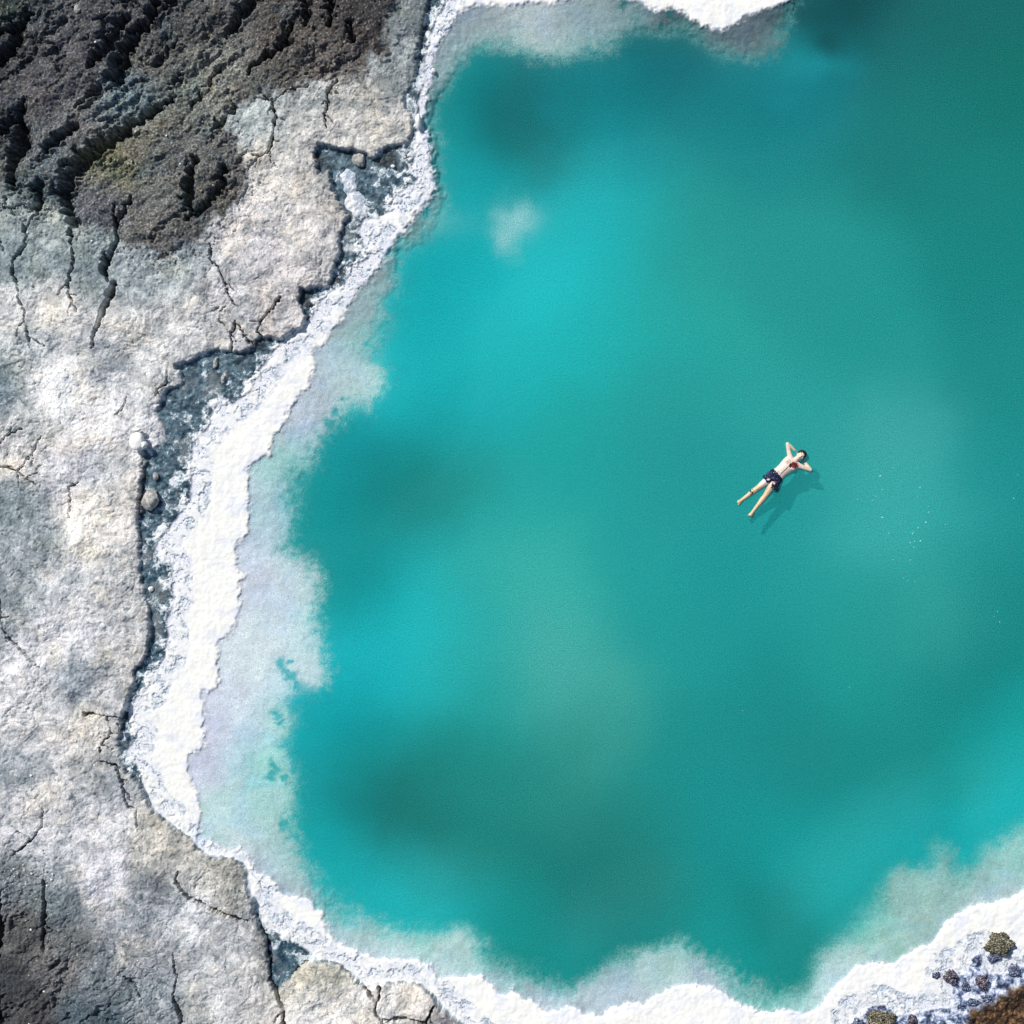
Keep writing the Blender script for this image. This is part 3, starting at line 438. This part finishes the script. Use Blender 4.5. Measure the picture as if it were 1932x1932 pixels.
m, n, l = new_mat('milky_water')
out = n.new('ShaderNodeOutputMaterial')
at = n.new('ShaderNodeAttribute'); at.attribute_name = 'Col'
geo = n.new('ShaderNodeNewGeometry')
gr = n.new('ShaderNodeTexNoise'); gr.inputs['Scale'].default_value = 45; gr.inputs['Detail'].default_value = 3; gr.inputs['Roughness'].default_value = .7; l.new(geo.outputs['Position'], gr.inputs['Vector'])
mrr = n.new('ShaderNodeMapRange'); mrr.inputs[1].default_value = .3; mrr.inputs[2].default_value = .7; mrr.inputs[3].default_value = .25; mrr.inputs[4].default_value = 1.75; l.new(gr.outputs[0], mrr.inputs[0])
vm = n.new('ShaderNodeVectorMath'); vm.operation = 'MULTIPLY'; l.new(at.outputs['Color'], vm.inputs[0]); l.new(mrr.outputs[0], vm.inputs[1])
df = n.new('ShaderNodeBsdfDiffuse'); l.new(vm.outputs[0], df.inputs[0])
tr = n.new('ShaderNodeBsdfTransparent')
m1 = n.new('ShaderNodeMixShader'); l.new(at.outputs['Alpha'], m1.inputs[0]); l.new(tr.outputs[0], m1.inputs[1]); l.new(df.outputs[0], m1.inputs[2])
gl = n.new('ShaderNodeBsdfGlossy'); gl.inputs['Roughness'].default_value = .12
wn = n.new('ShaderNodeTexNoise'); wn.inputs['Scale'].default_value = 3.0; wn.inputs['Detail'].default_value = 4; l.new(geo.outputs['Position'], wn.inputs['Vector'])
bp = n.new('ShaderNodeBump'); bp.inputs['Strength'].default_value = .08; bp.inputs['Distance'].default_value = .03; l.new(wn.outputs[0], bp.inputs['Height'])
l.new(bp.outputs[0], gl.inputs['Normal'])
fr = n.new('ShaderNodeFresnel'); fr.inputs['IOR'].default_value = 1.33; l.new(bp.outputs[0], fr.inputs['Normal'])
m2 = n.new('ShaderNodeMixShader'); l.new(fr.outputs[0], m2.inputs[0]); l.new(m1.outputs[0], m2.inputs[1]); l.new(gl.outputs[0], m2.inputs[2])
l.new(m2.outputs[0], out.inputs[0])
water = link_obj('water', grid_mesh('water', WX, WY, np.zeros_like(WX), kw, {'Col': rgba(wc, milk)}), [m])
water['kind'] = 'structure'

# ------------------------------------------------------------------ loose stones
def hz(px, py):
    i = int(np.clip(np.searchsorted(AX, (px - 1079) / 100), 0, NX - 1)); j = int(np.clip(np.searchsorted(AX, (1079 - py) / 100), 0, NX - 1))
    return float(Z[j, i]), i, j
def wpos(px, py): return (px - 1079) / 100, (1079 - py) / 100
def stone_mesh(name, rx, ry, rz, seed, mat, sub=4, rough=.16, flat=.0, facets=5):
    bm = bmesh.new(); bmesh.ops.create_icosphere(bm, subdivisions=sub, radius=1.0)
    rnd = random.Random(seed)
    planes = [(Vector((rnd.gauss(0, 1), rnd.gauss(0, 1), rnd.gauss(0, .8) + .3)).normalized(), rnd.uniform(.66, .9)) for _ in range(facets)]
    from mathutils import noise as mn
    for v in bm.verts:
        p = v.co.copy(); nrm = p.normalized(); o_ = Vector((seed * 1.7, seed * .9, 0))
        f = 1 + rough * 1.1 * mn.noise(p * 1.3 + o_) + rough * .7 * mn.noise(p * 3.1 + o_) + rough * .5 * mn.noise(p * 7.0 + o_) + rough * .3 * mn.noise(p * 14.0 + o_)
        p = nrm * f
        for pl, dd in planes:
            e = p.dot(pl) - dd
            if e > 0: p -= pl * e * .85
        v.co = Vector((p.x * rx, p.y * ry, p.z * rz))
    for f in bm.faces: f.smooth = True
    me = bpy.data.meshes.new(name); bm.to_mesh(me); bm.free(); me.materials.append(mat); return me
def stone_mat(name, c1, c2, c3=None, sc=18, rough=.9, th=(.42, .6)):
    m, n, l = new_mat(name); out = n.new('ShaderNodeOutputMaterial'); b = n.new('ShaderNodeBsdfPrincipled'); l.new(b.outputs[0], out.inputs[0])
    g = n.new('ShaderNodeNewGeometry'); nz = n.new('ShaderNodeTexNoise'); nz.inputs['Scale'].default_value = sc; nz.inputs['Detail'].default_value = 7; nz.inputs['Roughness'].default_value = .7
    l.new(g.outputs['Position'], nz.inputs['Vector'])
    cr = n.new('ShaderNodeValToRGB'); l.new(nz.outputs[0], cr.inputs[0])
    cr.color_ramp.elements[0].position = th[0]; cr.color_ramp.elements[1].position = th[1]
    cr.color_ramp.elements[0].color = (*alb(c1), 1); cr.color_ramp.elements[1].color = (*alb(c2), 1)
    if c3 is not None:
        e = cr.color_ramp.elements.new(min(.95, th[1] + .08)); e.color = (*alb(c3), 1)
    l.new(cr.outputs[0], b.inputs['Base Color']); b.inputs['Roughness'].default_value = rough; b.inputs['Specular IOR Level'].default_value = .3
    bp = n.new('ShaderNodeBump'); bp.inputs['Strength'].default_value = .6; bp.inputs['Distance'].default_value = .02; l.new(nz.outputs[0], bp.inputs['Height']); l.new(bp.outputs[0], b.inputs['Normal'])
    return m
MS_white = stone_mat('white_salt_stone', (205, 206, 202), (240, 238, 234), None, 14, th=(.3, .5))
MS_grey = stone_mat('grey_stone', (128, 132, 130), (196, 190, 182), None, 12)
MS_dark = stone_mat('dark_stone', (30, 34, 46), (90, 104, 136), (214, 220, 234), 38, th=(.42, .54))
MS_lichen = stone_mat('lichen_stone', (20, 18, 22), (98, 90, 66), (214, 210, 190), 42, th=(.42, .53))
MS_red = stone_mat('rusty_stone', (30, 28, 38), (96, 84, 92), (208, 208, 224), 38, th=(.44, .54))
def stone(name, px, py, rx, ry, h, seed, mat, label, cat, rot=0, sink=.3, base=None, group=None, **k):
    me = stone_mesh(name, rx / 100, ry / 100, h, seed, mat, **k); o = link_obj(name, me)
    x, y = wpos(px, py); zz = hz(px, py)[0] if base is None else base
    o.location = (x, y, zz + h * (1 - 2 * sink)); o.rotation_euler = (0, 0, R(rot)); o['label'] = label; o['category'] = cat
    if group: o['group'] = group
    return o
bo = stone('boulder', 295, 931, 16, 20, .08, 3, MS_white, 'round white split boulder at the edge of the rock bank on the left', 'boulder', 0, .25, .20, facets=3, rough=.10)
fr_ = stone('rock_fragment', 309, 939, 8, 8, .09, 9, MS_white, 'pale chip of rock broken off the right side of the round white boulder', 'rock', 20, .3, .20, facets=6)
stone('rock_fragment', 292, 908, 12, 4.5, .05, 12, MS_white, 'thin white sliver of rock just above the round white boulder', 'rock', 12, .3, .22, facets=4)
stone('fallen_rock', 321, 1052, 17, 24, .15, 21, MS_grey, 'grey angular slab fallen against the foot of the bank beside the salt', 'rock', -28, .25, .06, facets=8, rough=.12)
stone('fallen_rock', 330, 1004, 6, 9, .06, 25, MS_grey, 'small beige stone lying in the dark wet strip above the fallen slab', 'rock', 8, .3, .05)
stone('fallen_rock', 882, 258, 6.5, 16, .09, 33, MS_white, 'pale oval stone standing at the narrowest part of the salt band', 'rock', 3, .25, .05, facets=2, rough=.08)
stone('fallen_rock', 914, 150, 5, 6, .05, 35, MS_white, 'small white lump in the shallows beside the upper salt band', 'rock', 30, .3, .0)
stone('fallen_rock', 757, 340, 16, 14, .08, 37, MS_grey, 'rounded grey rock in the dark hollow behind the upper salt band', 'rock', 10, .3, .04, facets=5)
stone('fallen_rock', 829, 352, 5, 4, .04, 39, MS_white, 'tiny white stone at the lower lip of the black hollow', 'rock', 10, .3, .06)
stone('fallen_rock', 456, 765, 6, 13, .06, 43, MS_grey, 'short pinkish grey stone in the slate strip under the ledge', 'rock', -8, .45, .025, rough=.35)
stone('fallen_rock', 474, 795, 5.5, 15, .06, 45, MS_grey, 'long pinkish grey stone in the slate strip below its shorter neighbour', 'rock', -8, .45, .025, rough=.35)
stone('fallen_rock', 320, 1241, 6, 6, .05, 47, MS_white, 'white pebble sized rock at the foot of the bank left of the wide salt', 'rock', -8, .3, .04)
stone('fallen_rock', 254, 1534, 6, 9, .06, 48, MS_grey, 'broken beige chip on the lip of the bank by a short black crack', 'rock', 12, .4, .26)
stone('lichen_rock', 2104, 1990, 22, 24, .16, 51, MS_lichen, 'dark rock with olive lichen standing alone in the lower right salt', 'rock', -25, .35, .02, facets=4, rough=.7, sub=5)
stone('lichen_rock', 2097, 2014, 17, 10, .07, 53, MS_dark, 'blue grey rock touching the lower side of the olive lichen rock', 'rock', 15, .35, .02, rough=.62, sub=5)
stone('lichen_rock', 2003, 2058, 15, 14, .11, 55, MS_red, 'small brown and slate rock at the left end of the frosted stones', 'rock', 0, .35, .02, facets=3, rough=.55, sub=5)
stone('lichen_rock', 1971, 2054, 8, 7, .06, 57, MS_dark, 'tiny slate blue rock alone in the salt left of the brown and slate rock', 'rock', 0, .35, .02, rough=.62, sub=5)
stone('lichen_rock', 1849, 2148, 24, 20, .15, 59, MS_lichen, 'yellow green lichen rock cut by the bottom edge of the picture', 'rock', 0, .35, .02, facets=4, rough=.7, sub=5)
stone('lichen_rock', 1805, 2155, 12, 11, .09, 61, MS_dark, 'dark slate rock left of the yellow green lichen rock at the bottom edge', 'rock', 0, .35, .02, rough=.62, sub=5)
stone('lichen_rock', 1921, 2148, 11, 11, .08, 63, MS_red, 'reddish frosted rock at the bottom edge right of the yellow green rock', 'rock', 0, .35, .02, rough=.62, sub=5)
stone('lichen_rock', 2066, 2069, 12, 14, .10, 65, MS_red, 'rusty frosted rock in the middle of the lower right stone patch', 'rock', 0, .35, .03, rough=.62, sub=5)
stone('lichen_rock', 2136, 2046, 12, 11, .09, 67, MS_dark, 'round slate rock near the right edge above the brown earth', 'rock', 0, .35, .02, rough=.62, sub=5)
stone('lichen_rock', 2046, 2110, 13, 8, .07, 69, MS_dark, 'flat black hollowed rock touching the left end of the brown earth', 'rock', 5, .35, .04, rough=.62, sub=5)
stone('lichen_rock', 2080, 2101, 10, 7, .06, 71, MS_dark, 'small black rock on the upper rim of the brown earth', 'rock', 5, .35, .04, rough=.62, sub=5)
stone('lichen_rock', 2034, 2078, 9, 12, .07, 73, MS_dark, 'slate pebble rock between the brown slate rock and the rusty rock', 'rock', 5, .35, .02, rough=.62, sub=5)
stone('pale_rock', 177, 34, 9, 9, .07, 75, MS_grey, 'pale yellowish stone on the dark rock near the top left', 'rock', 5, .35, None, rough=.2)

# pebbles
protos = [stone_mesh('pebble', 1, 1, 1, 100 + k, (MS_white, MS_grey, MS_grey)[k % 3], sub=2, rough=.25) for k in range(6)]
for me in protos:
    me.transform(Matrix.Scale(0.01, 4))
rp = random.Random(5)
areas = [(0, 425, 270, 530, 46), (20, 1780, 130, 1900, 42), (60, 1900, 320, 2150, 40), (540, 190, 720, 215, 14), (440, 500, 480, 560, 10), (60, 1540, 300, 1720, 12), (420, 260, 700, 560, 22), (20, 600, 300, 900, 10), (150, 40, 480, 400, 24), (380, 1900, 540, 2140, 8), (600, 2060, 760, 2140, 6)]
for (x0, y0, x1, y1, cnt) in areas:
    for _ in range(cnt):
        px, py = rp.uniform(x0, x1), rp.uniform(y0, y1)
        zz, i, j = hz(px, py)
        if cw[j, i] < 2.2 or land[j, i] < .99: continue
        o = bpy.data.objects.new('pebble', rp.choice(protos)); COL.objects.link(o)
        s = rp.choice([1.1, 1.4, 1.8, 2.4]) * rp.uniform(.8, 1.25)
        o.scale = (s * rp.uniform(.8, 1.3), s, s * .6); o.rotation_euler = (0, 0, rp.uniform(0, 6.3))
        x, y = wpos(px, py); o.location = (x, y, zz + s * .002)
        ar = 0 if dU[j, i] > 0 else (1 if y0 in (425, 500, 190) else (2 if dL[j, i] > -20 else 3))
        o['label'] = ('tiny pale pebble among the furrows of the dark brown rock', 'pale pebble in the rubble line fringing the dark rock', 'pale pebble on the rough dark ground at the lower left', 'pale pebble lying loose on the light grey rock bank')[ar]
        o['category'] = 'pebble'; o['group'] = ('pebbles on the dark rock', 'pebbles along the fringe of the dark rock', 'pebbles on the lower left dark ground', 'pebbles on the light rock bank')[ar]

# salt flecks floating on the lake
MF = stone_mat('floating_salt', (190, 240, 236), (215, 250, 246), None, 40)
fl = [stone_mesh('salt_fleck', .011, .008, .006, 200 + k, MF, sub=2, rough=.3) for k in range(3)]
for k, (a, b, s) in enumerate([(385,322,1.5),(812,445,1.2),(875,822,1.6),(817,1022,1.5),(705,1040,1.1),(755,1025,.9),(400,768,1.3),(415,772,1),(475,940,1),(730,945,1.1),(738,930,.8),(790,880,1.1),(708,1228,1.1),(520,1222,.8),(635,1420,.8),(680,1448,.7),(755,1463,.7),(403,470,.9),(340,540,.9),(135,573,.9),(525,235,.8),(782,235,.7),(790,540,.8),(903,650,.8),(905,712,1),(1820,562,1.1),(1865,310,.8),(1645,1782,.9),(1670,1895,.9),(1610,1835,.7),(745,1090,.9),(1085,845,.8),(300,585,.8),(50,2600,.7),(-1100,2850,.8)]):
    o = bpy.data.objects.new('salt_fleck', fl[k % 3]); COL.objects.link(o)
    x, y = wpos(1780 + a * .1957, 940 + b * .1957); o.location = (x, y, .002); o.scale = (s, s, s); o.rotation_euler = (0, 0, k * 1.3)
    o['label'] = 'tiny bright fleck of salt floating on the open turquoise water'; o['category'] = 'salt fleck'; o['group'] = 'salt flecks floating on the lake'

# ------------------------------------------------------------------ the floating person
def P(x, y, zz=0.0):
    return Vector(((1500 + x * .1449 - 1079) / 100, (1079 - 880 - y * .1449) / 100, zz))
root = bpy.data.objects.new('person', None); COL.objects.link(root); root.location = P(980, 800, 0)
root['label'] = 'person floating on their back with hands behind the head, wearing dark flowered swim shorts'; root['category'] = 'person'
def loft(bm, st, latv, upv, seg=20):
    rings = []
    for (cpt, a, b) in st:
        rings.append([bm.verts.new(cpt + latv * (a * math.cos(6.28318 * k / seg)) + upv * (b * math.sin(6.28318 * k / seg))) for k in range(seg)])
    for r0, r1 in zip(rings, rings[1:]):
        for k in range(seg): bm.faces.new((r0[k], r0[(k + 1) % seg], r1[(k + 1) % seg], r1[k]))
    bm.faces.new(rings[0][::-1]); bm.faces.new(rings[-1])
def limb(bm, pts, seg=14, caps=True):
    """pts = [(point, radius), ...] round tapered limb with rounded ends"""
    d0 = (pts[1][0] - pts[0][0]).normalized(); d1 = (pts[-1][0] - pts[-2][0]).normalized()
    st = []
    if caps:
        r = pts[0][1]
        st += [(pts[0][0] - d0 * r * .95, r * .3), (pts[0][0] - d0 * r * .7, r * .72)]
    st += list(pts)
    if caps:
        r = pts[-1][1]; st += [(pts[-1][0] + d1 * r * .7, r * .72), (pts[-1][0] + d1 * r * .95, r * .3)]
    rings = []
    for i, (p, r) in enumerate(st):
        d = (st[min(i + 1, len(st) - 1)][0] - st[max(i - 1, 0)][0]).normalized()
        u = d.cross(Vector((0, 0, 1))); u.normalize(); v = u.cross(d)
        rings.append([bm.verts.new(p + u * (r * math.cos(6.28318 * k / seg)) + v * (r * math.sin(6.28318 * k / seg))) for k in range(seg)])
    for r0, r1 in zip(rings, rings[1:]):
        for k in range(seg): bm.faces.new((r0[k], r0[(k + 1) % seg], r1[(k + 1) % seg], r1[k]))
    bm.faces.new(rings[0][::-1]); bm.faces.new(rings[-1])
def blob(bm, cpt, ax, rad):
    mtx = Matrix((ax[0] * rad[0], ax[1] * rad[1], ax[2] * rad[2])).transposed().to_4x4(); mtx.translation = cpt
    bmesh.ops.create_icosphere(bm, subdivisions=3, radius=1, matrix=mtx)
def finish(name, bm, vox, smooth, mat, disp=None, colour=None):
    bmesh.ops.recalc_face_normals(bm, faces=bm.faces)
    me = bpy.data.meshes.new(name + '_src'); bm.to_mesh(me); bm.free()
    o = bpy.data.objects.new(name + '_src', me); COL.objects.link(o)
    a = o.modifiers.new('r', 'REMESH'); a.mode = 'VOXEL'; a.voxel_size = vox
    if smooth: b = o.modifiers.new('s', 'SMOOTH'); b.factor = .5; b.iterations = smooth
    dg = bpy.context.evaluated_depsgraph_get(); m2 = bpy.data.meshes.new_from_object(o.evaluated_get(dg))
    bpy.data.objects.remove(o); bpy.data.meshes.remove(me); m2.name = name
    n_ = len(m2.vertices); co = np.empty(n_ * 3, np.float32); m2.vertices.foreach_get('co', co); co = co.reshape(-1, 3)
    if disp is not None: co = disp(co, m2); m2.vertices.foreach_set('co', co.ravel())
    if colour is not None:
        at = m2.color_attributes.new('Col', 'FLOAT_COLOR', 'POINT'); at.data.foreach_set('color', colour(co).astype(np.float32).ravel())
    co2 = co - np.array(root.location, np.float32); m2.vertices.foreach_set('co', co2.astype(np.float32).ravel())
    m2.polygons.foreach_set('use_smooth', np.ones(len(m2.polygons), bool)); m2.materials.clear(); m2.update()
    return link_obj(name, m2, [mat], root)
UP = Vector((0, 0, 1))
U = (P(1215, 615) - P(925, 860)).normalized(); Vv = UP.cross(U).normalized()          # U towards the head, Vv sideways
ZB = -0.002
bm = bmesh.new()
loft(bm, [(P(868, 912, ZB), .075, .06), (P(895, 885, ZB), .140, .085), (P(928, 856, ZB), .158, .098), (P(965, 822, ZB), .142, .092), (P(1000, 790, ZB), .132, .088), (P(1040, 757, ZB), .138, .098), (P(1080, 722, ZB), .152, .110), (P(1120, 688, ZB), .166, .116), (P(1155, 660, ZB), .172, .106), (P(1185, 637, ZB), .150, .085), (P(1212, 616, ZB), .09, .062)], Vv, UP)
for s in (-1, 1):                                    # chest
    blob(bm, P(1128, 682, ZB + .085) + Vv * s * .075, (U, Vv, UP), (.065, .075, .035))
NK = P(1200, 627, ZB + .01); HC = P(1286, 554, ZB + .050)
limb(bm, [(NK, .062), (P(1245, 590, ZB + .02), .055)])
HU = (P(1345, 505, 0) - P(1225, 612, 0)).normalized(); HV = UP.cross(HU)
blob(bm, HC + HU * .012, (HU, HV, UP), (.106, .083, .096))                           # skull
blob(bm, HC - HU * .050 + UP * .030, (HU, HV, UP), (.060, .056, .060))               # jaw
blob(bm, HC - HU * .092 + UP * .040, (HU, HV, UP), (.020, .022, .026))               # chin
blob(bm, HC - HU * .022 + UP * .098, (HU, HV, UP), (.026, .012, .020))               # nose
blob(bm, HC - HU * .036 + UP * .102, (HU, HV, UP), (.011, .018, .014))
blob(bm, HC - HU * .062 + UP * .085, (HU, HV, UP), (.010, .026, .012))               # lips
blob(bm, HC + HU * .022 + UP * .082, (HU, HV, UP), (.010, .052, .014))               # brow
for s in (-1, 1):
    blob(bm, HC - HU * .008 + HV * s * .078 + UP * .005, (HU, HV, UP), (.030, .010, .018))   # ears
    blob(bm, HC - HU * .020 + HV * s * .045 + UP * .068, (HU, HV, UP), (.026, .018, .018))   # cheek
# arms folded behind the head
for Sh, El, Ha in ((P(1140, 592, ZB + .01), P(1100, 385, ZB + .01), P(1238, 497, ZB - .035)), (P(1262, 700, ZB + .01), P(1433, 762, ZB + .01), P(1325, 610, ZB - .035))):
    mid = Sh.lerp(El, .4); limb(bm, [(Sh.lerp(NK, .18), .062), (Sh, .063), (mid, .050), (Sh.lerp(El, .75), .043), (El, .040)])
    f1 = El.lerp(Ha, .28); limb(bm, [(El, .040), (f1, .042), (El.lerp(Ha, .65), .033), (Ha, .026)])
    hd = (HC - UP * .06 - Ha).normalized(); hs = hd.cross(UP).normalized()
    pc = Ha + hd * .045; blob(bm, pc, (hd, hs, hs.cross(hd)), (.052, .042, .018))
    for k in range(4):
        o_ = hs * ((k - 1.5) * .021); ln = (.068, .078, .072, .056)[k]
        a = pc + hd * .038 + o_; b = a + hd * ln * .55 + UP * .010; e = b + hd * ln * .45 + UP * .020
        limb(bm, [(a, .0098), (b, .009), (e, .0078)], 8)
    sg = 1 if (HC - Ha).dot(Vv) > 0 else -1
    tb = pc - hd * .02 + hs * .034 * sg; limb(bm, [(tb, .012), (tb + hd * .03 + hs * .022 * sg, .0105), (tb + hd * .062 + hs * .026 * sg, .0088)], 8)
# legs
LEGS = ((P(893, 845, ZB), P(662, 1028, ZB), P(445, 1192, ZB), P(372, 1246, ZB), 1), (P(940, 893, ZB), P(778, 1138, ZB), P(613, 1347, ZB), P(548, 1436, ZB), -1))
for Hp, Kn, An, To, s in LEGS:
    limb(bm, [(Hp, .088), (Hp.lerp(Kn, .3), .084), (Hp.lerp(Kn, .65), .070), (Kn, .056)])
    limb(bm, [(Kn, .055), (Kn.lerp(An, .28) - UP * .010, .058), (Kn.lerp(An, .6), .044), (An, .034)])
    blob(bm, Kn + UP * .02, ((Kn - Hp).normalized(), (Kn - Hp).normalized().cross(UP), UP), (.045, .038, .040))
    fd = (To - An).normalized(); fs = fd.cross(UP)
    blob(bm, An - UP * .028 - fd * .004, (fd, fs, UP), (.036, .030, .034))               # heel
    limb(bm, [(An + UP * .004, .034), (An.lerp(To, .45) + UP * .012, .034), (To - fd * .035 + UP * .022, .032)])
    blob(bm, To - fd * .045 + UP * .022, (fd, fs, UP), (.042, .046, .022))               # ball of the foot
    for k in range(5):
        a = To - fd * (.018 + .004 * k) + fs * ((k - 2) * .0175 * s) + UP * .026
        limb(bm, [(a - fd * .012, .0115 if k == 0 else .009), (a + fd * (.022 - .003 * k), .0105 if k == 0 else .0078)], 8)
def crop(co):
    return ((co[:, 0] * 100 + 1079 - 1500) / .1449, (1079 - 880 - co[:, 1] * 100) / .1449)
def skin_col(co):
    x, y = crop(co); zz = co[:, 2]
    base = np.ones((len(co), 3)) * alb((232, 208, 192))
    leg = sst(720, 660, x + 0 * y) * 1.0; leg = np.maximum(leg, sst(960, 1040, y) * (x < 960))
    base = mix(base, alb((206, 170, 132)) * np.ones(3), leg * .85)
    arm = np.maximum(sst(560, 480, y) * (x < 1230), sst(1310, 1380, x)); base = mix(base, alb((216, 202, 176)) * np.ones(3), arm * .8)
    base = base * (1 + .12 * pn(x / 34, y / 34, 71) + .08 * pn(x / 12, y / 12, 79))[:, None]
    front = zz > ZB + .015
    def stain(col, m_):
        nonlocal base
        base = mix(base, alb(col) * np.ones(3), np.where(front, np.clip(m_, 0, 1), 0))
    nn = pn(x / 20, y / 20, 72); n3 = pn(x / 9, y / 9, 73)
    stain((150, 46, 42), sst(1.1, .9, np.hypot((x - 1190) / 64, (y - 695) / 44) + .45 * nn + .2 * n3))
    stain((30, 18, 22), sst(1.15, .85, np.hypot((x - 1190) / 62, (y - 695) / 42) + .25 * nn) * sst(.0, .2, n3 + .4 * nn))
    stain((24, 20, 28), sst(1.1, .8, np.hypot((x - 1128) / 24, (y - 702) / 30) + .3 * nn))
    for (a, b, wd) in (((1100, 715), (1075, 740), 6), ((1078, 742), (1010, 805), 5.5), ((1010, 805), (985, 838), 6), ((950, 772), (968, 800), 5)):
        d, _t = segdist(x, y, a, b); stain((34, 28, 38), sst(1.3, .6, (d + 2.5 * nn) / wd) * .9)
    stain((240, 232, 232), sst(1.1, .8, np.hypot(x - 990, y - 790) / 11))
    stain((140, 120, 140), sst(1.2, .7, np.hypot(x - 1085, y - 642) / 14) * .7)                     # nipple
    # black band round the shin
    d, tt = segdist(x, y, (605, 1060), (520, 1128)); base = mix(base, alb((22, 22, 26)) * np.ones(3), sst(.35, .6, pn(x / 26, y / 26, 75) + .55) * sst(608, 590, x) * sst(545, 556, x) * (y < 1125) * (y > 1030))
    # face: brows, eyes, lips, stubble
    hc = np.array(HC); r = co - hc; fu = r @ np.array(HU); fv = r @ np.array(HV)
    top = r[:, 2] > .045
    for s in (-1, 1):
        base = mix(base, alb((110, 92, 88)) * np.ones(3), top * .8 * sst(1.2, .7, np.hypot((fu - .006) / .010, (fv - s * .032) / .015)))
        base = mix(base, alb((96, 74, 66)) * np.ones(3), top * .8 * sst(1.2, .7, np.hypot((fu - .026) / .005, (fv - s * .034) / .020)))
    base = mix(base, alb((180, 110, 100)) * np.ones(3), top * sst(1.2, .7, np.hypot((fu + .062) / .010, fv / .024)))
    return np.concatenate([np.clip(base, .003, .9), np.zeros((len(co), 1))], 1)
M_skin = surf_mat('skin', .38, 120, .04, .1, 90, spec=.4)
body = finish('body', bm, .0062, 5, M_skin, None, skin_col)

# swim shorts
bm = bmesh.new()
loft(bm, [(P(962, 825, ZB), .150, .104), (P(945, 840, ZB), .168, .112), (P(920, 862, ZB), .180, .116), (P(890, 888, ZB), .172, .108), (P(872, 905, ZB), .120, .085)], Vv, UP, 28)
for Hp, Kn, ae in ((P(905, 842, ZB), P(778, 908, ZB), .098), (P(948, 893, ZB), P(893, 1030, ZB), .098)):
    dd = (Kn - Hp).normalized(); sv = UP.cross(dd)
    loft(bm, [(Hp, .098, .104), (Hp.lerp(Kn, .4), .103, .104), (Hp.lerp(Kn, .8), .104, .102), (Kn, ae, .098), (Kn + dd * .014, ae * .97, .096)], sv, UP, 24)
def shorts_disp(co, me):
    x, y = crop(co); nr = np.empty(len(me.vertices) * 3, np.float32); me.vertices.foreach_get('normal', nr); nr = nr.reshape(-1, 3)
    f = .008 * pn(x / 22 + co[:, 2] * 20, y / 22, 81) + .005 * pn(x / 9, y / 9 + co[:, 2] * 30, 82)
    return (co + nr * f[:, None]).astype(np.float32)
def shorts_col(co):
    x, y = crop(co); b = np.ones((len(co), 3)) * alb((14, 16, 34)); z3 = co[:, 2] * 250
    n1 = pn(x / 24 + z3 / 24, y / 24, 91); n2 = pn(x / 16, y / 16 + z3 / 16, 92)
    b = mix(b, alb((40, 76, 160)) * np.ones(3), sst(.42, .55, n1)); b = mix(b, alb((150, 180, 225)) * np.ones(3), sst(.56, .62, n2))
    b = mix(b, alb((226, 186, 200)) * np.ones(3), sst(1.2, .8, np.hypot((x - 812) / 26, (y - 902) / 15) + .4 * n2)); b = mix(b, alb((226, 176, 196)) * np.ones(3), sst(1.2, .8, np.hypot((x - 895) / 15, (y - 955) / 18) + .4 * n2))
    return np.concatenate([b, np.zeros((len(co), 1))], 1)
M_cloth = surf_mat('swim_cloth', .8, 200, .1, .2, 120)
sh_ = finish('shorts', bm, .0068, 2, M_cloth, shorts_disp, shorts_col); sh_['label'] = 'black swim shorts printed with blue and pink flowers'

# hair
bm = bmesh.new()
blob(bm, HC + HU * .030 - UP * .012, (HU, HV, UP), (.108, .096, .100))
blob(bm, HC + HU * .075 + UP * .035, (HU, HV, UP), (.052, .072, .052))
for s in (-1, 1): blob(bm, HC + HU * .022 + HV * s * .062 + UP * .015, (HU, HV, UP), (.045, .025, .045))
def hair_disp(co, me):
    nr = np.empty(len(me.vertices) * 3, np.float32); me.vertices.foreach_get('normal', nr); nr = nr.reshape(-1, 3)
    f = .006 * pn(co[:, 0] * 70 + co[:, 2] * 40, co[:, 1] * 70, 95) + .004 * pn(co[:, 0] * 150, co[:, 1] * 150 + co[:, 2] * 90, 96)
    return (co + nr * f[:, None]).astype(np.float32)
M_hair = surf_mat('hair', .65, 300, .3, .4, 250)
finish('hair', bm, .006, 1, M_hair, hair_disp, lambda co: np.concatenate([np.ones((len(co), 3)) * alb((30, 22, 24)), np.zeros((len(co), 1))], 1))
